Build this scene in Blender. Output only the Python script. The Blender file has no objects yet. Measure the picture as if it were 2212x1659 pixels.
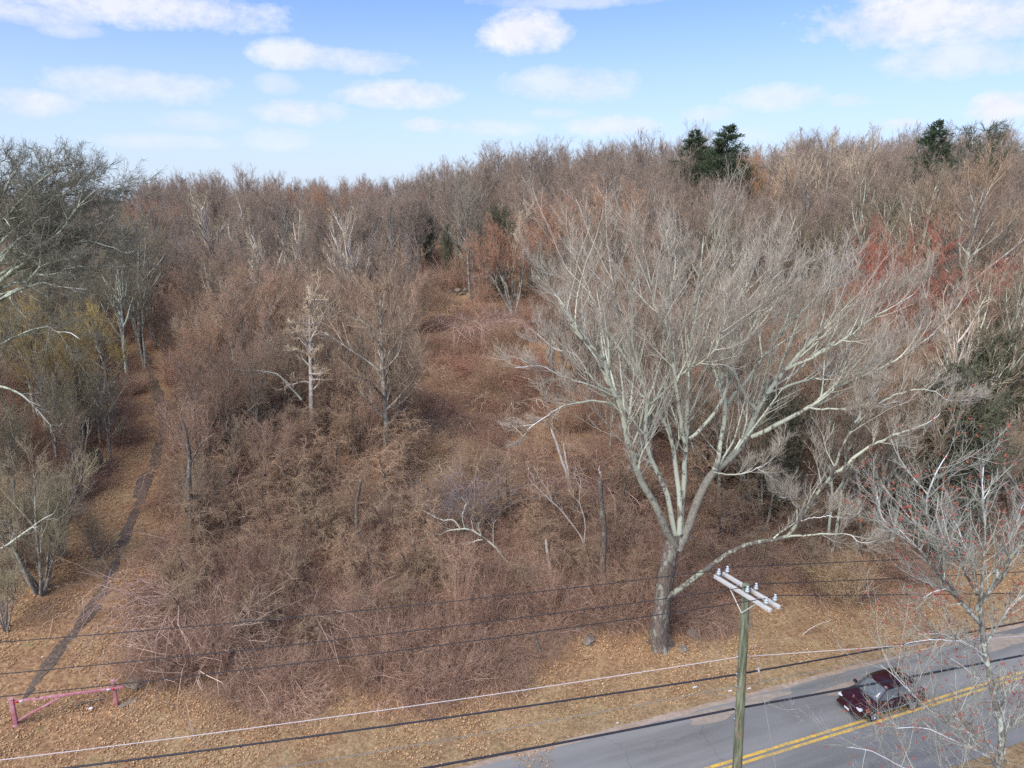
import bpy, math, random
import numpy as np
from mathutils import Vector, Matrix

SC = bpy.context.scene
COL = SC.collection
R = math.radians

# ------------------------------------------------------------------ camera
CAM_H = 23.0
PITCH = R(14.1)
FPX = 1591.0 / 2212.0            # focal length over picture width
cam_data = bpy.data.cameras.new('camera')
cam_data.sensor_width = 36.0
cam_data.lens = 36.0 * FPX
cam_data.clip_start = 0.3
cam_data.clip_end = 6000
cam = bpy.data.objects.new('camera', cam_data)
cam.location = (0, 0, CAM_H)
cam.rotation_euler = (R(90) - PITCH, 0, 0)
COL.objects.link(cam)
SC.camera = cam

# ------------------------------------------------------------------ exposure
SC.view_settings.view_transform = 'Standard'
SC.view_settings.look = 'None'
SC.view_settings.exposure = 0.34
SC.view_settings.gamma = 1.0
SC.view_settings.use_curve_mapping = False
SC.cycles.max_bounces = 5
SC.cycles.diffuse_bounces = 4
SC.cycles.glossy_bounces = 2
SC.cycles.transparent_max_bounces = 4
SC.cycles.volume_bounces = 0
SC.cycles.use_denoising = False

# ------------------------------------------------------------------ sun
SUN_EL, SUN_AZ = R(48), R(215)          # azimuth measured from +y clockwise: behind the camera, a little left
sd = bpy.data.lights.new('sun', 'SUN')
sd.energy = 3.2
sd.angle = R(40)
sd.color = (1.0, 0.95, 0.88)
sun = bpy.data.objects.new('sun', sd)
sv = Vector((math.sin(SUN_AZ) * math.cos(SUN_EL), math.cos(SUN_AZ) * math.cos(SUN_EL), math.sin(SUN_EL)))
sun.rotation_euler = sv.to_track_quat('Z', 'Y').to_euler()
sun.location = (0, 0, 80)
COL.objects.link(sun)


# picture geometry used to find where things stand on the ground (2212 wide reading of the photograph)
def pixel_ray(u, v):
    x = u - 1106.0
    y = v - 829.5
    f = 1591.0
    d = np.array([x, f * math.cos(PITCH) - y * math.sin(PITCH), -(y * math.cos(PITCH) + f * math.sin(PITCH))])
    return d / d[1]                      # per metre forward


def at(u, v, Y):
    d = pixel_ray(u, v)
    return np.array([d[0] * Y, Y, CAM_H + d[2] * Y])


def at_z(u, v, z):
    d = pixel_ray(u, v)
    return at(u, v, (z - CAM_H) / d[2])


def project(x, y, z):
    dn = CAM_H - z
    dep = y * math.cos(PITCH) + dn * math.sin(PITCH)
    return 1106 + 1591 * x / dep, 829.5 + 1591 * (dn * math.cos(PITCH) - y * math.sin(PITCH)) / dep


# ------------------------------------------------------------------ sky: physical sky with procedural cumulus by direction
def build_world():
    w = bpy.data.worlds.new('World')
    SC.world = w
    w.use_nodes = True
    nt = w.node_tree
    N, L = nt.nodes, nt.links
    N.clear()

    def nd(t, **k):
        n = N.new(t)
        for a, b in k.items():
            setattr(n, a, b)
        return n

    def inp(sock, v):
        if isinstance(v, bpy.types.NodeSocket):
            L.new(v, sock)
        else:
            sock.default_value = v

    def M(op, a, b=None, c=None, clamp=False):
        n = nd('ShaderNodeMath', operation=op, use_clamp=clamp)
        inp(n.inputs[0], a)
        if b is not None:
            inp(n.inputs[1], b)
        if c is not None:
            inp(n.inputs[2], c)
        return n.outputs[0]

    def mixc(f, a, b):
        n = nd('ShaderNodeMix', data_type='RGBA')
        inp(n.inputs[0], f)
        inp(n.inputs[6], a)
        inp(n.inputs[7], b)
        return n.outputs[2]

    sky = nd('ShaderNodeTexSky', sky_type='NISHITA')
    sky.sun_disc = False
    sky.sun_elevation = SUN_EL
    sky.sun_rotation = SUN_AZ
    sky.air_density = 1.0
    sky.dust_density = 0.7
    sky.ozone_density = 2.0
    tc = nd('ShaderNodeTexCoord')
    sep = nd('ShaderNodeSeparateXYZ')
    L.new(tc.outputs['Generated'], sep.inputs[0])
    X, Y, Z = sep.outputs
    az = M('ARCTAN2', X, Y)
    el = M('ARCSINE', Z)
    # wind torn outline
    def noise(scale, detail, rough, off, zst=1.6):
        mp = nd('ShaderNodeMapping')
        mp.inputs['Location'].default_value = off
        mp.inputs['Scale'].default_value = (1, 1, zst)
        L.new(tc.outputs['Generated'], mp.inputs[0])
        n = nd('ShaderNodeTexNoise')
        n.inputs['Scale'].default_value = scale
        n.inputs['Detail'].default_value = detail
        n.inputs['Roughness'].default_value = rough
        L.new(mp.outputs[0], n.inputs[0])
        return n.outputs[0]
    n1 = noise(12, 7, 0.68, (3, 1, 2))
    n2 = noise(40, 6, 0.68, (7, 4, 1))
    nn = M('ADD', M('MULTIPLY', M('SUBTRACT', n1, 0.5), 3.0), M('MULTIPLY', M('SUBTRACT', n2, 0.5), 1.3))
    clouds = [(300, 14, 270, 34, .95), (60, 30, 130, 22, .7), (150, 64, 70, 14, .5), (1130, 68, 78, 40, 1.15), (1190, 72, 50, 20, .9), (640, 118, 80, 24, .85), (770, 134, 100, 20, .7),
              (60, 222, 95, 26, .8), (300, 185, 170, 30, .65), (860, 203, 115, 24, .85), (645, 243, 88, 22, .75),
              (1240, 183, 125, 34, .6), (1330, 271, 95, 18, .75), (920, 270, 45, 14, .7), (1060, 276, 90, 14, .45),
              (1960, 40, 200, 52, 1.1), (2150, 40, 120, 44, .9), (2080, 128, 180, 32, .7), (1685, 210, 98, 22, .6), (1830, 217, 45, 14, .5),
              (1530, 248, 58, 15, .5), (2155, 232, 55, 30, 1.1), (1945, 268, 34, 10, .8), (350, 305, 140, 14, .4),
              (1220, 4, 180, 12, .5), (600, 183, 45, 18, .4), (1200, 244, 48, 10, .4), (600, 300, 60, 20, .35), (420, 262, 90, 16, .35), (1600, 290, 60, 14, .3)]
    dens = None
    lit = None
    for (u, v, hw, hh, st) in clouds:
        d = pixel_ray(u, v)
        a0 = math.atan2(d[0], 1.0)
        e0 = math.atan2(d[2], math.hypot(d[0], 1.0))
        w_ = hw / 1591.0 * math.cos(a0) ** 2 * 1.15
        h_ = hh / 1591.0 * math.cos(a0) * 1.15
        da = M('MULTIPLY', M('SUBTRACT', az, a0), 1 / w_)
        de = M('MULTIPLY', M('SUBTRACT', el, e0), 1 / h_)
        q = M('MULTIPLY', M('ADD', M('MULTIPLY', da, da), M('MULTIPLY', de, de)), 0.8)
        s = M('SUBTRACT', 0.88, q)                      # 1 in the centre
        s = M('ADD', s, M('MULTIPLY', nn, 0.85))
        s = M('MULTIPLY', M('MULTIPLY', s, 1.05, clamp=True), st)
        dens = s if dens is None else M('MAXIMUM', dens, s)
    # the same kind of cumulus everywhere else in the sky
    g1 = noise(5, 6, 0.6, (11, 9, 5), 2.6)
    side = nd('ShaderNodeMapRange', clamp=True)
    L.new(Y, side.inputs[0])
    side.inputs[1].default_value = 0.62
    side.inputs[2].default_value = 0.40
    high = nd('ShaderNodeMapRange', clamp=True)
    L.new(el, high.inputs[0])
    high.inputs[1].default_value = R(15)
    high.inputs[2].default_value = R(22)
    other = M('MULTIPLY', M('MULTIPLY', M('SUBTRACT', g1, 0.55), 5.0, clamp=True), M('MAXIMUM', side.outputs[0], high.outputs[0]))
    dens = M('MAXIMUM', dens, M('MULTIPLY', other, 0.8))
    dens = M('MULTIPLY', M('POWER', dens, 0.85), 0.97, clamp=True)
    # thin milky veil towards the horizon, as in humid spring air
    veil = nd('ShaderNodeMapRange', clamp=True, interpolation_type='SMOOTHSTEP')
    L.new(el, veil.inputs[0])
    veil.inputs[1].default_value = R(16)
    veil.inputs[2].default_value = R(-1)
    veil.inputs[3].default_value = 0.0
    veil.inputs[4].default_value = 0.75
    bgs = nd('ShaderNodeVectorMath', operation='SCALE')
    L.new(sky.outputs[0], bgs.inputs[0])
    bgs.inputs[3].default_value = 0.115
    tint = nd('ShaderNodeVectorMath', operation='MULTIPLY')
    L.new(bgs.outputs[0], tint.inputs[0])
    tint.inputs[1].default_value = (0.90, 1.03, 1.36)
    c = mixc(veil.outputs[0], tint.outputs[0], (0.565, 0.665, 0.84, 1))
    br = M('ADD', 0.70, M('MULTIPLY', nn, 0.09))
    cc = nd('ShaderNodeCombineColor')
    L.new(M('MULTIPLY', br, 0.99), cc.inputs[0])
    L.new(M('MULTIPLY', br, 1.02), cc.inputs[1])
    L.new(M('MULTIPLY', br, 1.12), cc.inputs[2])
    c = mixc(dens, c, cc.outputs[0])
    bg = nd('ShaderNodeBackground')
    L.new(c, bg.inputs[0])
    bg.inputs[1].default_value = 1.0
    out = nd('ShaderNodeOutputWorld')
    L.new(bg.outputs[0], out.inputs[0])


build_world()

# ------------------------------------------------------------------ materials
MATS = {}


def new_mat(name):
    m = bpy.data.materials.new(name)
    m.use_nodes = True
    MATS[name] = m
    nt = m.node_tree
    b = nt.nodes['Principled BSDF']
    b.inputs['Specular IOR Level'].default_value = 0.25
    return m, nt, b


class G:
    """short hand for node graphs"""
    def __init__(s, nt):
        s.nt = nt
        s.N, s.L = nt.nodes, nt.links

    def inp(s, sock, v):
        if isinstance(v, bpy.types.NodeSocket):
            s.L.new(v, sock)
        elif isinstance(v, (tuple, list)) and len(v) == 3 and sock.type == 'RGBA':
            sock.default_value = (*v, 1)
        else:
            sock.default_value = v

    def math(s, op, a, b=0.0, clamp=False):
        n = s.N.new('ShaderNodeMath')
        n.operation = op
        n.use_clamp = clamp
        s.inp(n.inputs[0], a)
        s.inp(n.inputs[1], b)
        return n.outputs[0]

    def mix(s, f, a, b, mode='MIX'):
        n = s.N.new('ShaderNodeMix')
        n.data_type = 'RGBA'
        n.blend_type = mode
        s.inp(n.inputs[0], f)
        s.inp(n.inputs[6], a)
        s.inp(n.inputs[7], b)
        return n.outputs[2]

    def coords(s, kind='Object'):
        n = s.N.new('ShaderNodeTexCoord')
        return n.outputs[kind]

    def noise(s, vec, scale, detail=3, rough=0.55, stretch=None, dist=0.0):
        if stretch is not None:
            mp = s.N.new('ShaderNodeMapping')
            mp.inputs['Scale'].default_value = stretch
            s.L.new(vec, mp.inputs[0])
            vec = mp.outputs[0]
        n = s.N.new('ShaderNodeTexNoise')
        n.inputs['Scale'].default_value = scale
        n.inputs['Detail'].default_value = detail
        n.inputs['Roughness'].default_value = rough
        n.inputs['Distortion'].default_value = dist
        s.L.new(vec, n.inputs[0])
        return n.outputs[0]

    def ramp(s, v, lo, hi, smooth=True):
        n = s.N.new('ShaderNodeMapRange')
        n.clamp = True
        if smooth:
            n.interpolation_type = 'SMOOTHSTEP'
        s.inp(n.inputs[0], v)
        n.inputs[1].default_value = lo
        n.inputs[2].default_value = hi
        return n.outputs[0]

    def attr(s, name):
        n = s.N.new('ShaderNodeAttribute')
        n.attribute_name = name
        return n.outputs['Fac']

    def info(s, o='Color'):
        return s.N.new('ShaderNodeObjectInfo').outputs[o]

    def scale(s, col, f):
        n = s.N.new('ShaderNodeVectorMath')
        n.operation = 'SCALE'
        s.inp(n.inputs[0], col)
        s.inp(n.inputs[3], f)
        return n.outputs[0]

    def bump(s, h, strength, dist, b):
        n = s.N.new('ShaderNodeBump')
        n.inputs['Strength'].default_value = strength
        n.inputs['Distance'].default_value = dist
        s.L.new(h, n.inputs['Height'])
        s.L.new(n.outputs[0], b.inputs['Normal'])


TONE0 = .70
PATCH_A, PATCH_B = (.29, .205, .16), (.195, .17, .145)


def bark_mat(name, limb, dark, lichen, lichen_amt=0.5, twig=None, bumpy=0.4, info_random=False, thin_out=False):
    """bark: thick wood shows fissures and lichen, thin wood the twig colour (object colour unless given)"""
    m, nt, b = new_mat(name)
    g = G(nt)
    oc = g.coords('Object')
    rad = g.attr('rad')
    tone = g.attr('tone')
    n1 = g.noise(oc, 1.6, 5, 0.65)
    n2 = g.noise(oc, 7, 4, 0.7, (1, 1, .45))
    n3 = g.noise(oc, 22, 3, 0.6, (1, 1, .22))
    base = g.mix(g.ramp(n3, .35, .65), dark, limb)
    lic = g.ramp(g.math('ADD', n1, g.math('MULTIPLY', g.math('SUBTRACT', n2, .5), .9)), 0.62 - 0.3 * lichen_amt, 0.72 - 0.3 * lichen_amt)
    if thin_out:
        lic = g.math('MULTIPLY', lic, g.math('ADD', .18, g.math('MULTIPLY', g.ramp(rad, .21, .12), .82)))
    base = g.mix(lic, base, lichen)
    tw = g.info('Color') if twig is None else twig
    if info_random:
        rnd = g.info('Random')
        lc = g.info('Location')
        spc = g.noise(lc, .13, 3, .6)
        spc2 = g.noise(lc, .45, 2, .6)
        tw = g.mix(g.ramp(spc, .42, .60), tw, PATCH_A)
        tw = g.mix(g.ramp(spc2, .52, .66), tw, PATCH_B)
        tw = g.scale(tw, g.math('ADD', .58, g.math('MULTIPLY', g.math('FRACT', g.math('MULTIPLY', rnd, 3.7)), .75)))
        tw = g.mix(g.math('MULTIPLY', g.ramp(rnd, 0, 1, False), .5), tw, g.mix(g.ramp(g.math('FRACT', g.math('MULTIPLY', rnd, 7.31)), 0, 1, False), (.33, .20, .14), (.27, .215, .16)))
    thick = g.ramp(rad, 0.010, 0.035)
    col = g.mix(thick, tw, base)
    col = g.scale(col, g.math('ADD', TONE0, g.math('MULTIPLY', tone, .80)))
    nt.links.new(col, b.inputs['Base Color'])
    b.inputs['Roughness'].default_value = 0.9
    if bumpy:
        g.bump(n3, bumpy, 0.03, b)
    return m


def plain(name, col, rough=0.7, metal=0.0, spec=0.3, var=0.15, scale=3.0):
    m, nt, b = new_mat(name)
    g = G(nt)
    n = g.noise(g.coords('Object'), scale, 4, .6)
    c = g.scale(col, g.math('ADD', 1 - var, g.math('MULTIPLY', n, 2 * var)))
    nt.links.new(c, b.inputs['Base Color'])
    b.inputs['Roughness'].default_value = rough
    b.inputs['Metallic'].default_value = metal
    b.inputs['Specular IOR Level'].default_value = spec
    return m


# ------------------------------------------------------------------ mesh helpers
class MeshBuf:
    def __init__(s):
        s.v, s.q, s.t, s.n = [], [], [], 0
        s.rad, s.tone = [], []

    def add(s, v, q=None, t=None, rad=None, tone=None):
        v = np.asarray(v, dtype=np.float32).reshape(-1, 3)
        s.v.append(v)
        if q is not None and len(q):
            s.q.append(np.asarray(q, dtype=np.int64) + s.n)
        if t is not None and len(t):
            s.t.append(np.asarray(t, dtype=np.int64) + s.n)
        k = len(v)
        s.rad.append(np.full(k, 1.0, np.float32) if rad is None else np.asarray(rad, np.float32).reshape(-1))
        s.tone.append(np.full(k, .5, np.float32) if tone is None else np.asarray(tone, np.float32).reshape(-1))
        s.n += k

    def mesh(s, name, mat=None, smooth=True):
        me = bpy.data.meshes.new(name)
        V = np.concatenate(s.v)
        q = np.concatenate(s.q) if s.q else np.zeros((0, 4), np.int64)
        t = np.concatenate(s.t) if s.t else np.zeros((0, 3), np.int64)
        me.vertices.add(len(V))
        me.vertices.foreach_set('co', V.ravel())
        me.loops.add(q.size + t.size)
        me.loops.foreach_set('vertex_index', np.concatenate([q.ravel(), t.ravel()]).astype(np.int32))
        me.polygons.add(len(q) + len(t))
        st = np.concatenate([np.arange(len(q)) * 4, q.size + np.arange(len(t)) * 3]).astype(np.int32)
        me.polygons.foreach_set('loop_start', st)
        if smooth:
            me.polygons.foreach_set('use_smooth', np.ones(len(st), bool))
        me.update(calc_edges=True)
        for nm, ar in (('rad', s.rad), ('tone', s.tone)):
            a = me.attributes.new(nm, 'FLOAT', 'POINT')
            a.data.foreach_set('value', np.concatenate(ar))
        if mat is not None:
            me.materials.append(mat)
        return me


def unit(a):
    return a / np.maximum(np.linalg.norm(a, axis=-1, keepdims=True), 1e-9)


def tubes(buf, P, Rr, S=3, rng=None, tone=None, tip=True):
    """P (N,K,3) centre lines, Rr (N,K) radii"""
    N, K, _ = P.shape
    if N == 0:
        return
    T = np.empty_like(P)
    T[:, 1:-1] = P[:, 2:] - P[:, :-2]
    T[:, 0] = P[:, 1] - P[:, 0]
    T[:, -1] = P[:, -1] - P[:, -2]
    T = unit(T)
    mean = unit(P[:, -1] - P[:, 0])
    ref = np.where(np.abs(mean[:, 2:3]) < 0.8, np.array([[0, 0, 1.0]]), np.array([[0, 1.0, 0]]))
    ref = unit(np.cross(mean, ref))[:, None, :].repeat(K, 1)
    U = unit(np.cross(T, np.cross(ref, T)))
    Vv = np.cross(T, U)
    ang = np.arange(S) / S * 2 * math.pi
    ca, sa = np.cos(ang), np.sin(ang)
    ring = P[:, :, None, :] + Rr[:, :, None, None] * (U[:, :, None, :] * ca[None, None, :, None] + Vv[:, :, None, :] * sa[None, None, :, None])
    if tone is None:
        tone = np.full(N, .5) if rng is None else np.where(rng.random(N) < .14, 1.1 + .7 * rng.random(N), rng.random(N))
    if tip:
        body = ring[:, :K - 1].reshape(N, (K - 1) * S, 3)
        v = np.concatenate([body, P[:, -1:, :]], 1)
        per = (K - 1) * S + 1
        rad = np.concatenate([np.repeat(Rr[:, :K - 1], S, 1), Rr[:, -1:]], 1)
        segs = K - 2
    else:
        v = ring.reshape(N, K * S, 3)
        per = K * S
        rad = np.repeat(Rr, S, 1)
        segs = K - 1
    j = np.arange(S)
    jn = (j + 1) % S
    q = []
    for s in range(segs):
        q.append(np.stack([s * S + j, s * S + jn, (s + 1) * S + jn, (s + 1) * S + j], 1))
    base = (np.arange(N) * per)[:, None, None]
    Q = (np.concatenate(q)[None] + base).reshape(-1, 4) if q else None
    t = None
    if tip:
        a = (K - 2) * S
        tt = np.stack([a + j, a + jn, np.full(S, per - 1)], 1)
        t = (tt[None] + base).reshape(-1, 3)
    buf.add(v.reshape(-1, 3), Q, t, rad, np.repeat(tone, per))


def grow(base, d, length, K, wob, up, rng, curl=0.0):
    N = len(base)
    P = np.empty((N, K, 3))
    P[:, 0] = base
    d = unit(d)
    cv = rng.normal(size=(N, 3)) * curl
    for k in range(1, K):
        P[:, k] = P[:, k - 1] + d * (length / (K - 1))[:, None]
        d = unit(d + rng.normal(size=(N, 3)) * wob + cv + np.array([0, 0, up]))
    return P


def children(P, Rr, n, rng, t0, t1, ang, angv, Lf, rfac, K, wob, up, rtip=.35, taper=.6, Lmin=0.05, rmax=1e9, outward=None, curl=0.0):
    """n children on every parent line"""
    N, KK, _ = P.shape
    t = t0 + (t1 - t0) * ((np.arange(n)[None] + rng.random((N, n))) / n)
    f = t * (KK - 1)
    i = np.minimum(f.astype(int), KK - 2)
    w = (f - i)[..., None]
    ar = np.arange(N)[:, None]
    pos = P[ar, i] * (1 - w) + P[ar, i + 1] * w
    tan = unit(P[ar, i + 1] - P[ar, i])
    rad = Rr[ar, i] * (1 - w[..., 0]) + Rr[ar, i + 1] * w[..., 0]
    plen = np.linalg.norm(np.diff(P, axis=1), axis=2).sum(1)[:, None]
    rnd = rng.normal(size=(N, n, 3))
    if outward is not None:
        rnd = rnd + outward
    perp = unit(rnd - (rnd * tan).sum(-1, keepdims=True) * tan)
    a = np.clip(ang + rng.normal(size=(N, n)) * angv, .1, 1.9)[..., None]
    d = tan * np.cos(a) + perp * np.sin(a)
    L = np.maximum(plen * Lf * (1 - taper * t) * (0.7 + .6 * rng.random((N, n))), Lmin)
    r0 = np.minimum(rad * rfac, rmax)
    C = grow(pos.reshape(-1, 3), d.reshape(-1, 3), L.reshape(-1), K, wob, up, rng, curl)
    r0 = r0.reshape(-1)
    fr = np.linspace(1, rtip, K)[None]
    return C, r0[:, None] * fr


def link(name, me, parent=None, loc=None, rz=None, sc=None):
    o = bpy.data.objects.new(name, me)
    COL.objects.link(o)
    if parent is not None:
        o.parent = parent
    if loc is not None:
        o.location = loc
    if rz is not None:
        o.rotation_euler = (0, 0, rz)
    if sc is not None:
        o.scale = (sc, sc, sc) if not isinstance(sc, (tuple, list)) else sc
    return o


def tag(o, label=None, cat=None, group=None, kind=None):
    if label:
        o['label'] = label
    if cat:
        o['category'] = cat
    if group:
        o['group'] = group
    if kind:
        o['kind'] = kind
    return o


def thing(name, label, cat, loc=(0, 0, 0), rz=0.0, group=None, sc=1.0):
    o = bpy.data.objects.new(name, None)
    o.empty_display_size = 0.3
    COL.objects.link(o)
    o.location = loc
    o.rotation_euler = (0, 0, rz)
    o.scale = (sc, sc, sc) if not isinstance(sc, (tuple, list)) else sc
    return tag(o, label, cat, group)


def box_buf(buf, c, size, rot=None, bevel=0.0):
    c = np.array(c, float)
    hx, hy, hz = np.array(size) / 2
    if bevel <= 0:
        v = np.array([[sx * hx, sy * hy, sz * hz] for sz in (-1, 1) for sx, sy in ((-1, -1), (1, -1), (1, 1), (-1, 1))])
        q = [(0, 3, 2, 1), (4, 5, 6, 7), (0, 1, 5, 4), (1, 2, 6, 5), (2, 3, 7, 6), (3, 0, 4, 7)]
        t = None
    else:
        bm = bmesh.new()
        bmesh.ops.create_cube(bm, size=1.0)
        bmesh.ops.scale(bm, vec=(2 * hx, 2 * hy, 2 * hz), verts=bm.verts)
        bmesh.ops.bevel(bm, geom=list(bm.edges), offset=bevel, segments=2, affect='EDGES', profile=.6)
        bm.verts.index_update()
        v = np.array([x.co[:] for x in bm.verts])
        q = [[x.index for x in f.verts] for f in bm.faces if len(f.verts) == 4]
        t = [[x.index for x in f.verts] for f in bm.faces if len(f.verts) == 3]
        bm.free()
    if rot is not None:
        v = v @ np.array(rot).T
    buf.add(v + c, q, t)


import bmesh


def line_tube(pts, rad, S=6, tip=False, buf=None, tone=.5):
    b = buf or MeshBuf()
    P = np.array(pts, float)[None]
    r = np.array(rad, float) if np.ndim(rad) else np.full(P.shape[1], float(rad))
    tubes(b, P, r[None], S, None, np.array([tone]), tip)
    return b


def smooth_path(pts, n):
    pts = np.array(pts, float)
    d = np.r_[0, np.cumsum(np.linalg.norm(np.diff(pts, axis=0), axis=1))]
    s = np.linspace(0, d[-1], n)
    out = np.empty((n, pts.shape[1]))
    # Catmull-Rom on the chord length
    k = np.clip(np.searchsorted(d, s, 'right') - 1, 0, len(pts) - 2)
    m = np.gradient(pts, d, axis=0)
    h = (d[k + 1] - d[k])[:, None]
    t = ((s - d[k]) / (d[k + 1] - d[k]))[:, None]
    out = (2 * t**3 - 3 * t**2 + 1) * pts[k] + (t**3 - 2 * t**2 + t) * h * m[k] + (-2 * t**3 + 3 * t**2) * pts[k + 1] + (t**3 - t**2) * h * m[k + 1]
    return out


# ------------------------------------------------------------------ ground
def edge_y(x):
    return 26.4 + .352 * x


def centre_y(x):
    return 22.72 + .368 * x


PROF_D = np.array([-400, -30, -14, 0, 2.5, 5, 9, 15, 30, 60, 80, 105, 150, 230, 500, 3000.])
PROF_H = np.array([-6, -3, 0, 0, .10, .35, .95, 2.2, 5.3, 10.6, 13.0, 14.6, 15.6, 15.0, 6.0, -20.])


def ground(x, y, fine=True):
    x = np.asarray(x, float)
    y = np.asarray(y, float)
    xc = np.clip(x, -38, 60)
    d = np.minimum(y - (25.5 + .2 * xc), y - (edge_y(xc)))
    h = np.interp(d, PROF_D, PROF_H)
    f = np.where(x < -12, 1 - .24 * np.clip((-x - 12) / 60, 0, 1), 1 + .06 * np.clip((x - 10) / 60, 0, 1))
    h = h * f
    if fine:
        amp = np.clip((d - 3) / 14, 0, 1)
        h = h + amp * (.35 * np.sin(x * .21 + 1.3) * np.cos(y * .17 + .4) + .22 * np.sin(x * .53 + y * .31) + .12 * np.sin(x * 1.1 - y * .9 + 2) + .07 * np.sin(x * 2.3 + 1) * np.sin(y * 2.1))
        s = np.clip((d - .6) / 3, 0, 1)
        h = h + s * .04 * np.sin(x * 1.7 + .5) * np.sin(y * 1.9)
    return h


def gpt(x, y, dz=0.0):
    return (float(x), float(y), float(ground(x, y)) + dz)


def on_ground(u, v):
    d = pixel_ray(u, v)
    Y = np.linspace(14, 220, 2400)
    g_ = ground(d[0] * Y, Y)
    z = CAM_H + d[2] * Y
    k = np.argmax(z < g_)
    return np.array([d[0] * Y[k], Y[k], g_[k]])


def grid_mesh(xs, ys, zf):
    X, Yy = np.meshgrid(xs, ys)
    Z = zf(X, Yy)
    v = np.stack([X, Yy, Z], -1).reshape(-1, 3)
    nx, ny = len(xs), len(ys)
    i = (np.arange(ny - 1)[:, None] * nx + np.arange(nx - 1)[None]).ravel()
    q = np.stack([i, i + 1, i + nx + 1, i + nx], 1)
    return v, q


def ground_material():
    m, nt, b = new_mat('leaf_covered_ground')
    g = G(nt)
    p = g.coords('Object')
    big = g.noise(p, .10, 4, .6)
    med = g.noise(p, .55, 5, .65)
    fin = g.noise(p, 5.5, 5, .7, dist=.6)
    vf = g.noise(p, 17, 3, .7)
    leaf = g.mix(g.ramp(fin, .30, .70), (.20, .11, .058), (.56, .34, .18))
    leaf = g.mix(g.ramp(vf, .55, .75), leaf, (.50, .33, .19))
    grass = g.mix(g.ramp(fin, .3, .7), (.26, .175, .085), (.54, .39, .22))
    green = g.mix(g.ramp(vf, .3, .7), (.13, .15, .05), (.30, .27, .11))
    # dry mown grass near the road, leaves higher up
    sx = g.N.new('ShaderNodeSeparateXYZ')
    g.L.new(p, sx.inputs[0])
    d = g.math('SUBTRACT', sx.outputs[1], g.math('ADD', 26.4, g.math('MULTIPLY', sx.outputs[0], .352)))
    near = g.ramp(g.math('ADD', d, g.math('MULTIPLY', g.math('SUBTRACT', med, .5), -7)), 5.5, 0.5)
    path_d = g.math('ABSOLUTE', g.math('ADD', sx.outputs[0], 22.5))
    col = g.mix(g.math('MULTIPLY', near, .8), leaf, grass)
    grz = g.ramp(g.math('ADD', big, g.math('MULTIPLY', med, .4)), .66, .78)
    col = g.mix(g.math('MULTIPLY', grz, .55), col, grass)
    gr2 = g.math('MULTIPLY', g.ramp(g.noise(p, 1.1, 4, .7), .56, .70), g.ramp(sx.outputs[0], 0, -18))
    col = g.mix(g.math('MULTIPLY', gr2, .55), col, green)
    dk = g.ramp(med, .62, .32)
    col = g.mix(g.math('MULTIPLY', dk, .35), col, (.13, .075, .045))
    g.L.new(col, b.inputs['Base Color'])
    b.inputs['Roughness'].default_value = 1.0
    b.inputs['Specular IOR Level'].default_value = .1
    g.bump(g.math('ADD', fin, g.math('MULTIPLY', vf, .5)), .8, .10, b)
    return m


def build_ground():
    xs = np.concatenate([np.linspace(-1500, -95, 18), np.arange(-90, 90.1, .9), np.linspace(95, 1500, 18)])
    ys = np.concatenate([np.linspace(-600, 0, 8), np.arange(3, 22, 1.5), np.arange(22, 75, .7), np.arange(75, 200, 2.0), np.linspace(202, 2500, 22)])
    v, q = grid_mesh(xs, ys, ground)
    b = MeshBuf()
    b.add(v, q)
    o = link('ground', b.mesh('ground', ground_material()))
    tag(o, kind='structure')


def strip(name, mat, x0, x1, n, lo, hi, z, kind='structure', jag=0.0, rows=2, rng=None, jhi=True, crown=0.0):
    """a sheet along the road between two offsets y=lo(x) and y=hi(x)"""
    xs = np.linspace(x0, x1, n)
    L = np.array([lo(x) for x in xs])
    H = np.array([hi(x) for x in xs])
    if rng is not None and jag:
        w = np.convolve(rng.normal(size=n + 20), np.ones(5) / 5, 'same')[10:10 + n]
        if jhi:
            H = H + w * jag
        else:
            L = L + w * jag
            H = H + np.roll(w, 3) * jag
    v, q = [], []
    for r in range(rows):
        t = r / (rows - 1)
        yy = L * (1 - t) + H * t
        v.append(np.stack([xs, yy, np.full(n, z)], 1))
    v = np.concatenate(v)
    for r in range(rows - 1):
        i = np.arange(n - 1) + r * n
        q.append(np.stack([i, i + 1, i + 1 + n, i + n], 1))
    b = MeshBuf()
    b.add(v, np.concatenate(q))
    return tag(link(name, b.mesh(name, mat, smooth=False)), kind=kind)


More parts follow.
